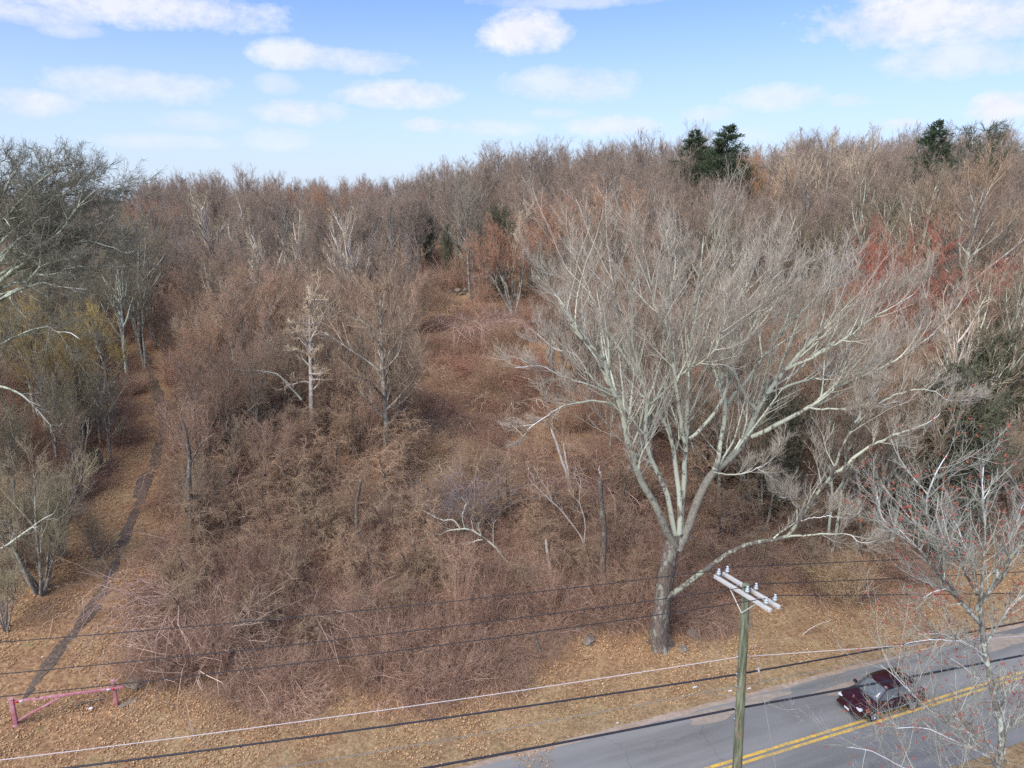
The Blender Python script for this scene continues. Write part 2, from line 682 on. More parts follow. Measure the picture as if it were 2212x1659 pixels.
def build_road():
    rng = np.random.default_rng(5)
    # sandy shoulder
    m, nt, b = new_mat('sandy_shoulder')
    g = G(nt)
    p = g.coords('Object')
    c = g.mix(g.ramp(g.noise(p, 1.5, 5, .7), .35, .7), (.34, .25, .18), (.46, .37, .30))
    c = g.mix(g.ramp(g.noise(p, 14, 4, .7), .5, .8), c, (.22, .16, .12))
    g.L.new(c, b.inputs['Base Color'])
    b.inputs['Roughness'].default_value = 1
    strip('road_shoulder', m, -60, 110, 420, lambda x: edge_y(x) - 1.5, lambda x: edge_y(x) + .75 + .18 * math.sin(x * .9), .012, jag=.35, rng=rng)
    # asphalt
    m, nt, b = new_mat('weathered_asphalt')
    g = G(nt)
    p = g.coords('Object')
    rot = g.N.new('ShaderNodeMapping')
    rot.inputs['Rotation'].default_value = (0, 0, -math.atan(.368))
    g.L.new(p, rot.inputs[0])
    lane = g.noise(rot.outputs[0], .55, 4, .55, (.12, 1.6, 1))
    patch = g.noise(p, .22, 3, .5)
    grit = g.noise(p, 55, 2, .8)
    c = g.mix(g.ramp(lane, .32, .70), (.165, .16, .148), (.27, .26, .24))
    c = g.mix(g.math('MULTIPLY', g.ramp(patch, .45, .62), .35), c, (.27, .265, .26))
    c = g.mix(g.math('MULTIPLY', g.ramp(grit, .45, .7), .35), c, (.31, .31, .30))
    vo = g.N.new('ShaderNodeTexVoronoi')
    vo.feature = 'DISTANCE_TO_EDGE'
    vo.inputs['Scale'].default_value = .22
    ds = g.N.new('ShaderNodeVectorMath')
    ds.operation = 'ADD'
    g.L.new(p, ds.inputs[0])
    nv = g.N.new('ShaderNodeTexNoise')
    nv.inputs['Scale'].default_value = 1.1
    nv.inputs['Detail'].default_value = 4
    g.L.new(p, nv.inputs[0])
    g.L.new(nv.outputs[1], ds.inputs[1])
    g.L.new(ds.outputs[0], vo.inputs[0])
    cr = g.math('MULTIPLY', g.ramp(vo.outputs['Distance'], .008, .0), .3)
    c = g.mix(cr, c, (.08, .08, .085))
    g.L.new(c, b.inputs['Base Color'])
    b.inputs['Roughness'].default_value = .82
    b.inputs['Specular IOR Level'].default_value = .3
    strip('road', m, -60, 110, 600, lambda x: centre_y(x) - 3.55, lambda x: edge_y(x) - .02, .020, jag=.10, rng=rng, rows=3)
    # sandy wash spilled over the edge of the asphalt
    m2, nt, b = new_mat('washed_sand')
    g = G(nt)
    p = g.coords('Object')
    c = g.mix(g.ramp(g.noise(p, 3, 5, .7), .35, .7), (.30, .25, .20), (.40, .33, .26))
    g.L.new(c, b.inputs['Base Color'])
    b.inputs['Roughness'].default_value = 1
    for k, (x, off, l, wd) in enumerate([(16.6, -1.05, 2.4, .34), (9.3, -.55, 1.6, .42), (12.0, -.35, 1.3, .25), (26.5, -.8, 2.2, .5)]):
        n = 28
        a = np.linspace(0, 2 * math.pi, n, endpoint=False)
        rr = 1 + .18 * np.sin(3 * a + k) + .12 * np.sin(5 * a + 2 * k) + rng.normal(size=n) * .05
        lx = np.cos(a) * l * rr
        ly = np.sin(a) * wd * rr
        th = math.atan(.352)
        X = x + lx * math.cos(th) - ly * math.sin(th)
        Y = edge_y(x) + off + lx * math.sin(th) + ly * math.cos(th)
        v = np.concatenate([np.stack([X, Y, np.full(n, .025)], 1), [[x, edge_y(x) + off, .028]]])
        t = np.stack([np.arange(n), (np.arange(n) + 1) % n, np.full(n, n)], 1)
        bb = MeshBuf()
        bb.add(v, None, t)
        tag(link('sand_patch', bb.mesh('sand_patch', m2)), kind='structure')
    # double yellow line with worn edges
    m3, nt, b = new_mat('worn_yellow_paint')
    g = G(nt)
    p = g.coords('Object')
    c = g.mix(g.ramp(g.noise(p, 2.4, 5, .75), .40, .62), (.45, .34, .15), (.86, .52, .07))
    c = g.mix(g.ramp(g.noise(p, 16, 3, .75), .56, .72), c, (.30, .28, .24))
    g.L.new(c, b.inputs['Base Color'])
    b.inputs['Roughness'].default_value = .6
    for off in (-.17, .11):
        strip('centre_line', m3, -30, 90, 900, lambda x: centre_y(x) + off - .075, lambda x: centre_y(x) + off + .085, .028, jag=.012, rng=rng, jhi=False)


PATH = []


def build_trail():
    # narrow dark foot path worn into the leaves; widens and fades uphill
    m, nt, b = new_mat('damp_dark_soil')
    g = G(nt)
    p = g.coords('Object')
    f = g.noise(p, 4, 5, .75)
    c = g.mix(g.ramp(f, .35, .65), (.085, .068, .055), (.15, .115, .09))
    c = g.mix(g.ramp(g.noise(p, 9, 4, .7), .53, .63), c, (.30, .185, .105))
    g.L.new(c, b.inputs['Base Color'])
    b.inputs['Roughness'].default_value = 1
    rng = np.random.default_rng(11)
    px = [(52, 1515), (90, 1455), (130, 1405), (170, 1355), (208, 1305), (232, 1255), (250, 1210), (268, 1165), (285, 1120), (302, 1080), (325, 1020), (342, 970), (352, 920), (342, 860), (326, 800), (312, 760)]
    pts = np.array([on_ground(*a)[:2] for a in px])
    P = smooth_path(pts, 160)
    PATH.append(P)
    tg = unit(np.gradient(P, axis=0))
    nr = np.stack([-tg[:, 1], tg[:, 0]], 1)
    w = .27 + .08 * np.sin(np.linspace(0, 19, 160)) + .08 + np.convolve(rng.normal(size=180), np.ones(4) / 4, 'same')[10:170] * .14
    w[:14] *= np.linspace(.3, 1, 14)
    w = np.clip(w, .12, .5)
    sh = np.convolve(rng.normal(size=180), np.ones(6) / 6, 'same')[10:170] * .12
    rows = []
    for s in (-1, -.4, .4, 1):
        xy = P + nr * (w * s + sh)[:, None]
        z = ground(xy[:, 0], xy[:, 1]) + (.03 if abs(s) < 1 else .012)
        rows.append(np.column_stack([xy, z]))
    v = np.concatenate(rows)
    n = 160
    q = np.concatenate([np.stack([np.arange(n - 1) + r * n, np.arange(n - 1) + 1 + r * n, np.arange(n - 1) + 1 + (r + 1) * n, np.arange(n - 1) + (r + 1) * n], 1) for r in range(3)])
    bb = MeshBuf()
    bb.add(v, q)
    tag(link('foot_path', bb.mesh('foot_path', m)), kind='structure')


build_ground()
build_road()
build_trail()
PATH = PATH[0]

# ------------------------------------------------------------------ wood materials
M_WOOD = bark_mat('woodland_bark', (.26, .225, .185), (.13, .108, .09), (.38, .38, .30), .42)
M_PALE = bark_mat('pale_lichen_bark', (.27, .24, .195), (.13, .11, .09), (.52, .54, .41), .8, thin_out=True)
M_DEAD = bark_mat('bleached_dead_wood', (.50, .43, .36), (.33, .27, .22), (.55, .50, .43), .5)
M_TRUNK = bark_mat('ridged_trunk_bark', (.20, .155, .125), (.085, .065, .05), (.27, .27, .21), .30, bumpy=.9)
M_FAR = bark_mat('far_wood_bark', (.21, .185, .17), (.12, .10, .09), (.31, .31, .28), .3, info_random=True, twig=(.235, .19, .155))
PATCH_A, PATCH_B = (.44, .285, .20), (.25, .15, .115)
M_SHRUB = bark_mat('bramble_canes', (.36, .26, .19), (.22, .15, .11), (.42, .34, .25), .3)
M_STUFF = M_ST0 = bark_mat('bramble_canes_mixed', (.38, .28, .21), (.24, .16, .12), (.44, .37, .28), .3, info_random=True, twig=(.40, .25, .175))

# ------------------------------------------------------------------ tree library (metres; every kind is a trunk mesh and a crown mesh)
LIB = {}


def gen_tree(key, seed, h, r, mats=(None, None), stems=1, spread=.12, lean=0.03, bare=.3, n1=16, a1=.8, l1=.42, prof='round', n2=8, n3=7, n4=7,
             up1=.10, up2=.13, up3=.14, wob=.075, l2=.5, l3=.52, l4=.62, rt=.0075, a2=.56, tw_up=.12, ang4=.42, curl=0.03, limbk=1.0):
    rng = np.random.default_rng(seed)
    tb, cb = MeshBuf(), MeshBuf()
    K0 = 12
    az = rng.random(stems) * 6.28 + np.arange(stems) / stems * 6.28
    sp = (spread if stems > 1 else lean) * (1 + .3 * rng.normal(size=stems))
    d0 = np.stack([np.cos(az) * sp, np.sin(az) * sp, np.ones(stems)], 1)
    base = np.stack([np.cos(az), np.sin(az), np.zeros(stems)], 1) * (r * .6 if stems > 1 else 0)
    base[:, 2] = -.3
    L0 = h * .93 * (1 - .18 * rng.random(stems) * (stems > 1))
    P0 = grow(base, d0, L0, K0, .045, .03, rng)
    fr = np.linspace(1, .14, K0) ** .8
    fr[0] *= 1.35
    R0 = (r * (1 if stems == 1 else .72)) * fr[None].repeat(stems, 0)
    tubes(tb, P0, R0, 8, None, np.full(stems, .5))
    # first order limbs, length by crown profile
    t = bare + (1 - bare) * (np.arange(n1) + rng.random((stems, n1))) / n1
    if prof == 'round':
        pl = np.sin(np.clip((t - bare) / (1 - bare) * .80 + .2, 0, 1) * math.pi) ** .6
    elif prof == 'vase':
        pl = (1.1 - .65 * (t - bare) / (1 - bare))
    elif prof == 'narrow':
        pl = .75 - .45 * (t - bare) / (1 - bare)
    else:
        pl = np.ones_like(t)
    f = t * (K0 - 1)
    i = np.minimum(f.astype(int), K0 - 2)
    w = (f - i)[..., None]
    ar = np.arange(stems)[:, None]
    pos = (P0[ar, i] * (1 - w) + P0[ar, i + 1] * w).reshape(-1, 3)
    rad = (R0[ar, i] * (1 - w[..., 0]) + R0[ar, i + 1] * w[..., 0]).reshape(-1)
    tan = unit(P0[ar, i + 1] - P0[ar, i]).reshape(-1, 3)
    a_ = (np.arange(stems * n1) * 2.4 + rng.random(stems * n1) * 1.2)
    perp = np.stack([np.cos(a_), np.sin(a_), np.zeros_like(a_)], 1)
    an = (a1 * (1.15 - .4 * t.reshape(-1)) + rng.normal(size=len(a_)) * .12)[:, None]
    d = tan * np.cos(an) + perp * np.sin(an)
    L1 = h * l1 * pl.reshape(-1) * (.75 + .5 * rng.random(len(a_)))
    K1 = 8
    P1 = grow(pos, d, L1, K1, wob, up1, rng, curl)
    R1 = limbk * np.minimum(rad * .62, .012 + L1 * .02)[:, None] * np.linspace(1, .22, K1)[None]
    tubes(tb, P1, R1, 5, rng)
    P1t = np.concatenate([P1, P0[:, [4, 5, 6, 7, 8, 9, 10, 11]]]) if K1 == 8 else P1
    R1t = np.concatenate([R1, R0[:, 4:12]])
    P2, R2 = children(P1t, R1t, n2, rng, .22, .98, a2, .15, l2, .62, 6, wob * 1.1, up2, .3, .45, .3)
    R2 = np.maximum(R2, rt * 1.15)
    tubes(cb, P2, R2, 3, rng)
    P3, R3 = children(P2, R2, n3, rng, .15, .98, .6, .18, l3, .7, 4, wob * 1.3, up3, .4, .4, .2, rmax=rt * 2.1)
    R3 = np.maximum(R3, rt * .85)
    tubes(cb, P3, R3, 3, rng)
    if n4:
        P4, R4 = children(P3, R3, n4, rng, .1, 1.0, ang4, .2, l4, .8, 3, wob * 1.5, tw_up, .45, .3, .16, rmax=rt)
        R4 = np.maximum(R4, rt * .55)
        tubes(cb, P4, R4, 3, rng)
    LIB[key] = dict(h=h, trunk=tb.mesh(key + '_trunk', mats[0]), crown=cb.mesh(key + '_crown', mats[1]))


gen_tree('round_a', 1, 14, .24, (M_WOOD, M_WOOD), bare=.28, n1=20, a1=.85, l1=.36, n2=8, n3=7, n4=6)
gen_tree('round_b', 2, 15, .22, (M_WOOD, M_WOOD), bare=.35, n1=18, a1=.75, l1=.36, n2=8, n3=7, n4=6, up1=.14)
gen_tree('vase', 3, 14, .26, (M_WOOD, M_WOOD), stems=4, spread=.34, bare=.35, n1=8, a1=.55, l1=.32, prof='vase', n2=6, n3=6, n4=5, limbk=1.4, up1=.16, up2=.14)
gen_tree('sapling_clump', 4, 8, .07, (M_WOOD, M_WOOD), stems=6, spread=.22, bare=.22, n1=10, a1=.5, l1=.30, prof='vase', n2=5, n3=5, n4=4, up1=.18, up2=.14, rt=.006)
gen_tree('forest', 5, 16, .20, (M_WOOD, M_WOOD), bare=.45, n1=15, a1=.6, l1=.27, prof='round', n2=6, n3=6, n4=5, up1=.16, lean=.06, limbk=1.5)
gen_tree('forest_b', 6, 16, .18, (M_WOOD, M_WOOD), bare=.40, n1=14, a1=.5, l1=.27, prof='vase', n2=6, n3=6, n4=5, limbk=1.5, up1=.18, stems=2, spread=.13)
gen_tree('slender', 7, 10, .09, (M_WOOD, M_WOOD), bare=.30, n1=18, a1=.6, l1=.26, prof='narrow', n2=6, n3=6, n4=5, up1=.18, lean=.07, rt=.006)
gen_tree('dead', 8, 14, .19, (M_DEAD, M_DEAD), bare=.38, n1=26, a1=1.15, l1=.19, prof='narrow', n2=7, n3=5, n4=2, up1=-.03, up2=.20, wob=.20, curl=.12, rt=.017, limbk=1.7)
gen_tree('spread_low', 9, 13, .22, (M_WOOD, M_WOOD), bare=.22, n1=16, a1=1.05, l1=.46, prof='round', n2=9, n3=7, n4=6, up1=.09, up2=.13, wob=.14, curl=.06)
gen_tree('white_limbs', 10, 13, .26, (M_DEAD, M_DEAD), stems=3, spread=.30, bare=.22, n1=7, a1=.75, l1=.36, prof='vase', n2=6, n3=5, n4=3, up1=.14, rt=.013, limbk=2.0)
gen_tree('pale_forest', 15, 16, .21, (M_PALE, M_WOOD), stems=2, spread=.12, bare=.40, n1=13, a1=.6, l1=.27, prof='vase', n2=7, n3=7, n4=5, up1=.16, limbk=1.6)
gen_tree('dome', 12, 11, .18, (M_WOOD, M_WOOD), stems=5, spread=.42, bare=.30, n1=9, a1=.55, l1=.34, prof='vase', n2=8, n3=7, n4=6, up1=.11, up2=.10, rt=.006)


# evergreens
def needle_mat(name, a, b_):
    m, nt, b = new_mat(name)
    g = G(nt)
    t = g.attr('tone')
    c = g.mix(t, a, b_)
    c = g.mix(g.math('MULTIPLY', g.ramp(g.noise(g.coords('Object'), 1.3, 3, .6), .35, .7), .4), c, b_)
    g.L.new(c, b.inputs['Base Color'])
    b.inputs['Roughness'].default_value = .75
    return m


M_SPRUCE = needle_mat('spruce_needles', (.022, .04, .022), (.075, .105, .05))
M_CEDAR = needle_mat('cedar_needles', (.06, .066, .04), (.15, .15, .09))
M_PINE = needle_mat('pine_needles', (.035, .055, .035), (.11, .14, .08))


def gen_conifer(key, seed, h, rw, mat, shape='cone', droop=-.02, tufts=9, dens=1.0):
    seed += 0
    rng = np.random.default_rng(seed)
    tb, cb = MeshBuf(), MeshBuf()
    P0 = grow(np.array([[0, 0, -.2]]), np.array([[.01, .01, 1.]]), np.array([h]), 10, .012, 0, rng)
    R0 = (np.linspace(1, .08, 10) * h * .014)[None]
    tubes(tb, P0, R0, 7, None)
    nb = int(150 * dens)
    t = np.sort(rng.random(nb) ** .85) * .96 + .03
    if shape == 'cone':
        wd = rw * (1 - t) ** .72 * (.55 + .6 * rng.random(nb)) + .15
    elif shape == 'pine':
        t = .35 + .62 * rng.random(nb)
        wd = rw * np.sin(np.clip(t, 0, 1) * 2.9) ** .6 * (.35 + .8 * rng.random(nb)) + .3
    else:
        wd = rw * np.sin(np.clip(t * .9 + .08, 0, 1) * math.pi) ** .5 * (.6 + .6 * rng.random(nb)) + .2
    f = t * 9
    i = np.minimum(f.astype(int), 8)
    w = (f - i)[:, None]
    pos = P0[0, i] * (1 - w) + P0[0, i + 1] * w
    a = rng.random(nb) * 6.28
    d = np.stack([np.cos(a), np.sin(a), np.full(nb, .28 if shape != 'oval' else .7) - (.25 * (1 - t) if shape == 'cone' else 0)], 1)
    P1 = grow(pos, d, wd, 6, .06, droop, rng)
    R1 = (wd * .012)[:, None] * np.linspace(1, .3, 6)[None]
    tubes(tb, P1, R1, 3, rng)
    P2, R2 = children(P1, R1, tufts, rng, .15, 1.0, .75, .25, .40, .9, 3, .1, .02, .7, .3, .22)
    tubes(cb, P2, np.maximum(R2 * 0 + .03, .03) * np.array([.6, 1.0, .3])[None], 3, rng, )
    P3, R3 = children(P2, R2, 7, rng, .05, 1.0, .7, .3, .55, 1, 2, .1, .03, .7, .2, .12)
    tubes(cb, P3, np.full(P3.shape[:2], .022), 3, rng)
    LIB[key] = dict(h=h, trunk=tb.mesh(key + '_trunk', M_WOOD), crown=cb.mesh(key + '_crown', mat))


gen_conifer('spruce', 31, 18, 6.4, M_SPRUCE, 'cone', .0, 13, 2.1)
gen_conifer('pine', 32, 17, 4.2, M_PINE, 'pine', .03, 9, .6)
gen_conifer('cedar', 33, 8, 2.3, M_CEDAR, 'oval', .05, 8, .9)


PATCH_A, PATCH_B = (.52, .36, .22), (.30, .165, .115)
M_CLEAR = bark_mat('russet_bramble_canes', (.36, .25, .17), (.22, .14, .10), (.42, .34, .25), .3, info_random=True, twig=(.42, .25, .165))


# shrubs (canes rooted together, arching over)
def gen_shrub(key, seed, w, h, ncane, arch, nside, ntw=3, mat=None, rt=.006, spreadbase=.5, wob=.12, droop=-.22):
    rng = np.random.default_rng(seed)
    b = MeshBuf()
    a = rng.random(ncane) * 6.28
    rr = np.sqrt(rng.random(ncane)) * w * spreadbase
    base = np.stack([np.cos(a) * rr, np.sin(a) * rr, np.full(ncane, -.1)], 1)
    a2 = a + rng.normal(size=ncane) * .9
    d = np.stack([np.cos(a2) * arch, np.sin(a2) * arch, np.ones(ncane)], 1)
    L = h * (1.15 + arch * .8) * (.55 + .7 * rng.random(ncane))
    P = grow(base, d, L, 7, wob, droop * arch, rng, .05)
    Rr = rt * (1 + .8 * rng.random(ncane))[:, None] * np.linspace(1.2, .5, 7)[None]
    tubes(b, P, Rr, 3, rng)
    P2, R2 = children(P, Rr, nside, rng, .2, 1, .8, .3, .42, .8, 4, wob * 1.6, droop * .3, .6, .4, .25, curl=.1)
    R2 = np.maximum(R2, rt * .6)
    tubes(b, P2, R2, 3, rng)
    P3, R3 = children(P2, R2, ntw, rng, .1, 1, .8, .3, .5, .8, 3, wob * 1.6, 0, .6, .3, .15)
    tubes(b, P3, np.maximum(R3, rt * .5), 3, rng)
    P[:, :, 2]
    return b.mesh(key, mat)


SHRUB = {}
for k, (w, h, n, ar, ns, nt_, dr, sb) in dict(bramble=(1.6, 1.3, 60, 1.0, 5, 3, -.28, .6), tangle=(2.0, 1.6, 64, .75, 5, 4, -.18, .6), brush=(1.5, 2.4, 46, .35, 6, 4, -.05, .5),
                                      thicket=(1.8, 3.2, 40, .30, 7, 4, .02, .6), drape=(1.4, 2.2, 80, 1.1, 5, 3, -.50, .35), low=(2.0, .7, 60, 1.3, 4, 3, -.25, .7)).items():
    seed = 50 + len(SHRUB)
    SHRUB[k] = gen_shrub('shrub_' + k, seed, w, h, n, ar, ns, nt_, M_SHRUB, .0085, sb, .16, dr)


def gen_whips(key, seed):
    rng = np.random.default_rng(seed)
    b = MeshBuf()
    n = 13
    base = np.column_stack([rng.normal(size=(n, 2)) * .7, np.full(n, -.1)])
    d = np.column_stack([rng.normal(size=(n, 2)) * .8, np.ones(n)])
    P = grow(base, d, rng.uniform(1.6, 4.2, n), 11, .17, -.17, rng, .06)
    Rr = rng.uniform(.014, .028, n)[:, None] * np.linspace(1.1, .4, 11)[None]
    tubes(b, P, Rr, 4, None, rng.uniform(.4, 1.2, n))
    P2, R2 = children(P, Rr, 6, rng, .3, 1, .7, .3, .3, .5, 6, .2, -.03, .4, .4, .3, curl=.12)
    tubes(b, P2, np.maximum(R2, .008), 3, rng)
    P3, R3 = children(P2, R2, 4, rng, .2, 1, .7, .3, .5, .6, 4, .2, 0, .4, .4, .2)
    tubes(b, P3, np.maximum(R3, .006), 3, rng)
    return b.mesh(key, M_SHRUB)


SHRUB['whips'] = gen_whips('shrub_whips', 71)
SHRUB['whips2'] = gen_whips('shrub_whips2', 72)


# ------------------------------------------------------------------ scattering of uncountable growth by geometry nodes
def scatter(name, sources, pts, rotz, scl, idx, kind_label=None, tilt=None):
    """sources: list of lists of meshes; every list is one layer picked by idx"""
    n = len(pts)
    me = bpy.data.meshes.new(name)
    me.vertices.add(n)
    me.vertices.foreach_set('co', np.asarray(pts, np.float32).ravel())
    rot = np.zeros((n, 3), np.float32)
    rot[:, 2] = rotz
    if tilt is not None:
        rot[:, :2] = tilt
    a = me.attributes.new('rot', 'FLOAT_VECTOR', 'POINT')
    a.data.foreach_set('vector', rot.ravel())
    s = np.asarray(scl, np.float32)
    if s.ndim == 1:
        s = np.stack([s, s, s], 1)
    a = me.attributes.new('scl', 'FLOAT_VECTOR', 'POINT')
    a.data.foreach_set('vector', s.ravel())
    a = me.attributes.new('pick', 'INT', 'POINT')
    a.data.foreach_set('value', np.asarray(idx, np.int32))
    ob = link(name, me)
    ng = bpy.data.node_groups.new(name + '_nodes', 'GeometryNodeTree')
    ng.interface.new_socket('Geometry', in_out='INPUT', socket_type='NodeSocketGeometry')
    ng.interface.new_socket('Geometry', in_out='OUTPUT', socket_type='NodeSocketGeometry')
    N, L = ng.nodes, ng.links
    gi, go = N.new('NodeGroupInput'), N.new('NodeGroupOutput')
    join = N.new('GeometryNodeJoinGeometry')

    def attr(nm, ty):
        x = N.new('GeometryNodeInputNamedAttribute')
        x.data_type = ty
        x.inputs['Name'].default_value = nm
        return x.outputs[0]
    ra, sa, ia = attr('rot', 'FLOAT_VECTOR'), attr('scl', 'FLOAT_VECTOR'), attr('pick', 'INT')
    for li, layer in enumerate(sources):
        c = bpy.data.collections.new(f'{name}_source_{li}')
        for k, m in enumerate(layer):
            o = bpy.data.objects.new(f'{k:02d}_{m.name}', m)
            c.objects.link(o)
        ci = N.new('GeometryNodeCollectionInfo')
        ci.inputs['Collection'].default_value = c
        ci.inputs['Separate Children'].default_value = True
        ci.inputs['Reset Children'].default_value = True
        ip = N.new('GeometryNodeInstanceOnPoints')
        L.new(gi.outputs[0], ip.inputs['Points'])
        L.new(ci.outputs[0], ip.inputs['Instance'])
        ip.inputs['Pick Instance'].default_value = True
        L.new(ia, ip.inputs['Instance Index'])
        L.new(ra, ip.inputs['Rotation'])
        L.new(sa, ip.inputs['Scale'])
        L.new(ip.outputs[0], join.inputs[0])
    L.new(join.outputs[0], go.inputs[0])
    md = ob.modifiers.new('scatter', 'NODES')
    md.node_group = ng
    return ob


# ------------------------------------------------------------------ placing trees
PLACED = []      # x, y, radius


def place_tree(key, x, y, height, name, label, group=None, col=(.2, .16, .14), limb=None, rz=None, wide=1.0, cat='tree', lean=None):
    d = LIB[key]
    s = height / d['h']
    t = thing(name, label, cat, gpt(x, y, -.05), rz if rz is not None else random.random() * 6.28, group, (s * wide, s * wide, s))
    if lean:
        t.rotation_euler[0] = lean[0]
        t.rotation_euler[1] = lean[1]
    a = link('trunk', d['trunk'], t)
    b = link('crown', d['crown'], t)
    for o in (a, b):
        o.color = (min(col[0] * 1.30, .8), min(col[1] * 1.25, .8), min(col[2] * 1.02, .8), 1)
    PLACED.append((x, y, 1.2))
    return t


def place_px(key, u, vtop, Y, name, label, group=None, **k):
    """stands where the line of sight through column u is Y metres ahead; as tall as to reach row vtop"""
    p = at(u, vtop, Y)
    g_ = float(ground(p[0], Y))
    return place_tree(key, p[0], Y, max(p[2] - g_, 2.0), name, label, group, **k)


random.seed(4)
#BRN
BRN, RED, PNK, GRY, GRN, ORG = (.225, .165, .135), (.30, .12, .085), (.33, .22, .18), (.20, .18, .165), (.185, .185, .14), (.36, .17, .085)

# singled out trees
place_px('dead', 655, 590, 51, 'dead_tree', 'bleached dead tree with short crooked twigs standing over the thicket left of the clearing', col=(.42, .35, .285), rz=.4, wide=1.25)
place_px('spread_low', 815, 590, 50, 'bare_tree', 'spreading bare tree with pale horizontal low limbs at the left edge of the clearing', col=(.29, .22, .18), rz=1.0, wide=.9)
place_px('white_limbs', 455, 392, 100, 'bare_tree', 'pale limbed twin trunk tree below the skyline on the left', col=(.30, .26, .20), rz=1.2)
place_px('white_limbs', 598, 432, 84, 'bare_tree', 'thin whitish forked tree in front of the rust coloured crowns', col=(.34, .28, .22), rz=3.3, wide=.8)
place_px('dead', 548, 500, 72, 'bare_tree', 'small whitish birch like stem left of the bleached dead tree', col=(.36, .30, .24), wide=.8)
place_px('white_limbs', 756, 425, 80, 'bare_tree', 'pale tree with wide cup of white limbs above the left thicket', col=(.34, .28, .23), rz=5.1, wide=.8)
place_px('round_b', 1012, 400, 90, 'bare_tree', 'grey tree with torn white limbs beside the small dark evergreen', col=GRY, rz=2.2)
place_px('dome', 1212, 422, 88, 'bare_tree', 'pinkish rounded tree crown right of the clearing head', col=(.36, .23, .19), rz=1.1)
place_px('dome', 1345, 393, 84, 'bare_tree', 'tan rounded tree crown behind the left shoulder of the giant maple', col=(.34, .23, .18), rz=2.6)
place_px('vase', 1170, 385, 100, 'bare_tree', 'pale brown feathery crown behind the pinkish rounded tree', col=(.30, .22, .18), rz=.6)
place_px('dome', 1990, 492, 60, 'red_budding_tree', 'tree with bright red budding crown behind the giant maple on the right', col=(.31, .13, .105), rz=.8, wide=.95)
place_px('vase', 1785, 268, 92, 'bare_tree', 'tall vase shaped tree with pale catkin tips against the sky on the right', col=(.36, .29, .24), rz=2.0)
place_px('vase', 625, 392, 118, 'rust_crowned_tree', 'rust coloured crown left of centre just below the skyline', col=(.28, .15, .11), rz=1.9, wide=1.1)
place_px('dome', 690, 405, 110, 'rust_crowned_tree', 'lower orange brown crown right of the thin forked white tree', col=(.29, .175, .125), rz=.9)
place_px('vase', 800, 383, 122, 'rust_crowned_tree', 'dull red crown on the skyline left of centre', col=(.28, .14, .115), rz=.3)
place_px('dome', 1625, 330, 100, 'rust_crowned_tree', 'orange tinted crown right of the twin dark spruces', col=(.33, .19, .12), rz=.3)
place_px('vase', 345, 415, 95, 'rust_crowned_tree', 'small brownish red crown near the notch in the left skyline', col=(.30, .15, .10), rz=.3)
place_px('dome', 1110, 470, 84, 'rust_crowned_tree', 'small reddish brown tree at the head of the clearing', col=(.30, .17, .13), rz=2.3)
place_px('slender', 1105, 420, 88, 'bare_tree', 'slim whitish tree standing in the reddish scrub at the clearing head', col=(.42, .35, .29), rz=2.3)
# evergreens
place_px('spruce', 1517, 272, 104, 'spruce_tree', 'dark spruce, left one of the twin spruces on the skyline', col=GRY, wide=1.05)
place_px('spruce', 1576, 262, 101, 'spruce_tree', 'dark spruce, right and taller one of the twin spruces on the skyline', col=GRY, wide=1.15)
place_px('spruce', 2042, 250, 100, 'spruce_tree', 'single pointed spruce on the right hand skyline', col=GRY, wide=.85)
place_px('pine', 2098, 268, 106, 'pine_tree', 'ragged pine right of the single pointed spruce', col=GRY, wide=.6)
place_px('pine', 2145, 262, 104, 'pine_tree', 'broad topped pine on the skyline near the right edge of the picture', col=GRY, wide=.75)
place_px('pine', 262, 408, 118, 'pine_tree', 'small dark pine beside the notch in the left skyline', col=GRY)
place_px('cedar', 965, 488, 96, 'cedar_tree', 'small dark evergreen below the grey tree at the head of the clearing', col=GRY, wide=.5)
place_px('cedar', 925, 470, 104, 'cedar_tree', 'dull green evergreen half hidden left of the clearing head', col=GRY, wide=.5)
place_px('cedar', 1078, 452, 92, 'cedar_tree', 'narrow dark evergreen between trunks behind the stone wall', col=GRY, wide=.7)
place_px('cedar', 1925, 440, 80, 'cedar_tree', 'green evergreen under the trees above the red budding crown', col=GRY, wide=.5)
place_px('cedar', 1995, 478, 76, 'cedar_tree', 'dark evergreen behind pale trunks above the red budding crown', col=GRY, wide=.45)
place_px('cedar', 1690, 850, 46, 'cedar_tree', 'dark green cedar seen through the limbs of the giant maple', col=GRY, wide=.8)
place_px('cedar', 2150, 725, 50, 'cedar_tree', 'tall dense cedar behind the pale twin stems near the right edge', col=GRY, wide=.95)
place_px('cedar', 2085, 800, 43, 'cedar_tree', 'lower cedar left of the tall dense cedar near the right edge', col=GRY, wide=.95)
place_px('cedar', 2220, 620, 58, 'cedar_tree', 'olive cedar cut by the right edge of the picture', col=GRY, wide=.7)
place_px('cedar', 205, 985, 48, 'cedar_tree', 'low dark evergreen bush under the trees beside the foot path', col=GRY, wide=1.0)
# thin dark trunks behind the stone wall
_r = random.Random(3)
for _k, (_u, _y) in enumerate([(1032, 90), (1044, 96), (1052, 89), (1063, 99), (1071, 92), (1082, 97), (1090, 90), (1101, 95), (1112, 91), (1124, 98), (1136, 92), (1020, 95)]):
    place_px(['slender', 'forest'][_k % 2], _u, _r.uniform(425, 490), _y, 'bare_tree', 'thin dark trunked tree behind the stone wall at the clearing head', 'thin trees behind the stone wall', col=(.20, .155, .13), rz=_r.random() * 6, wide=.55)
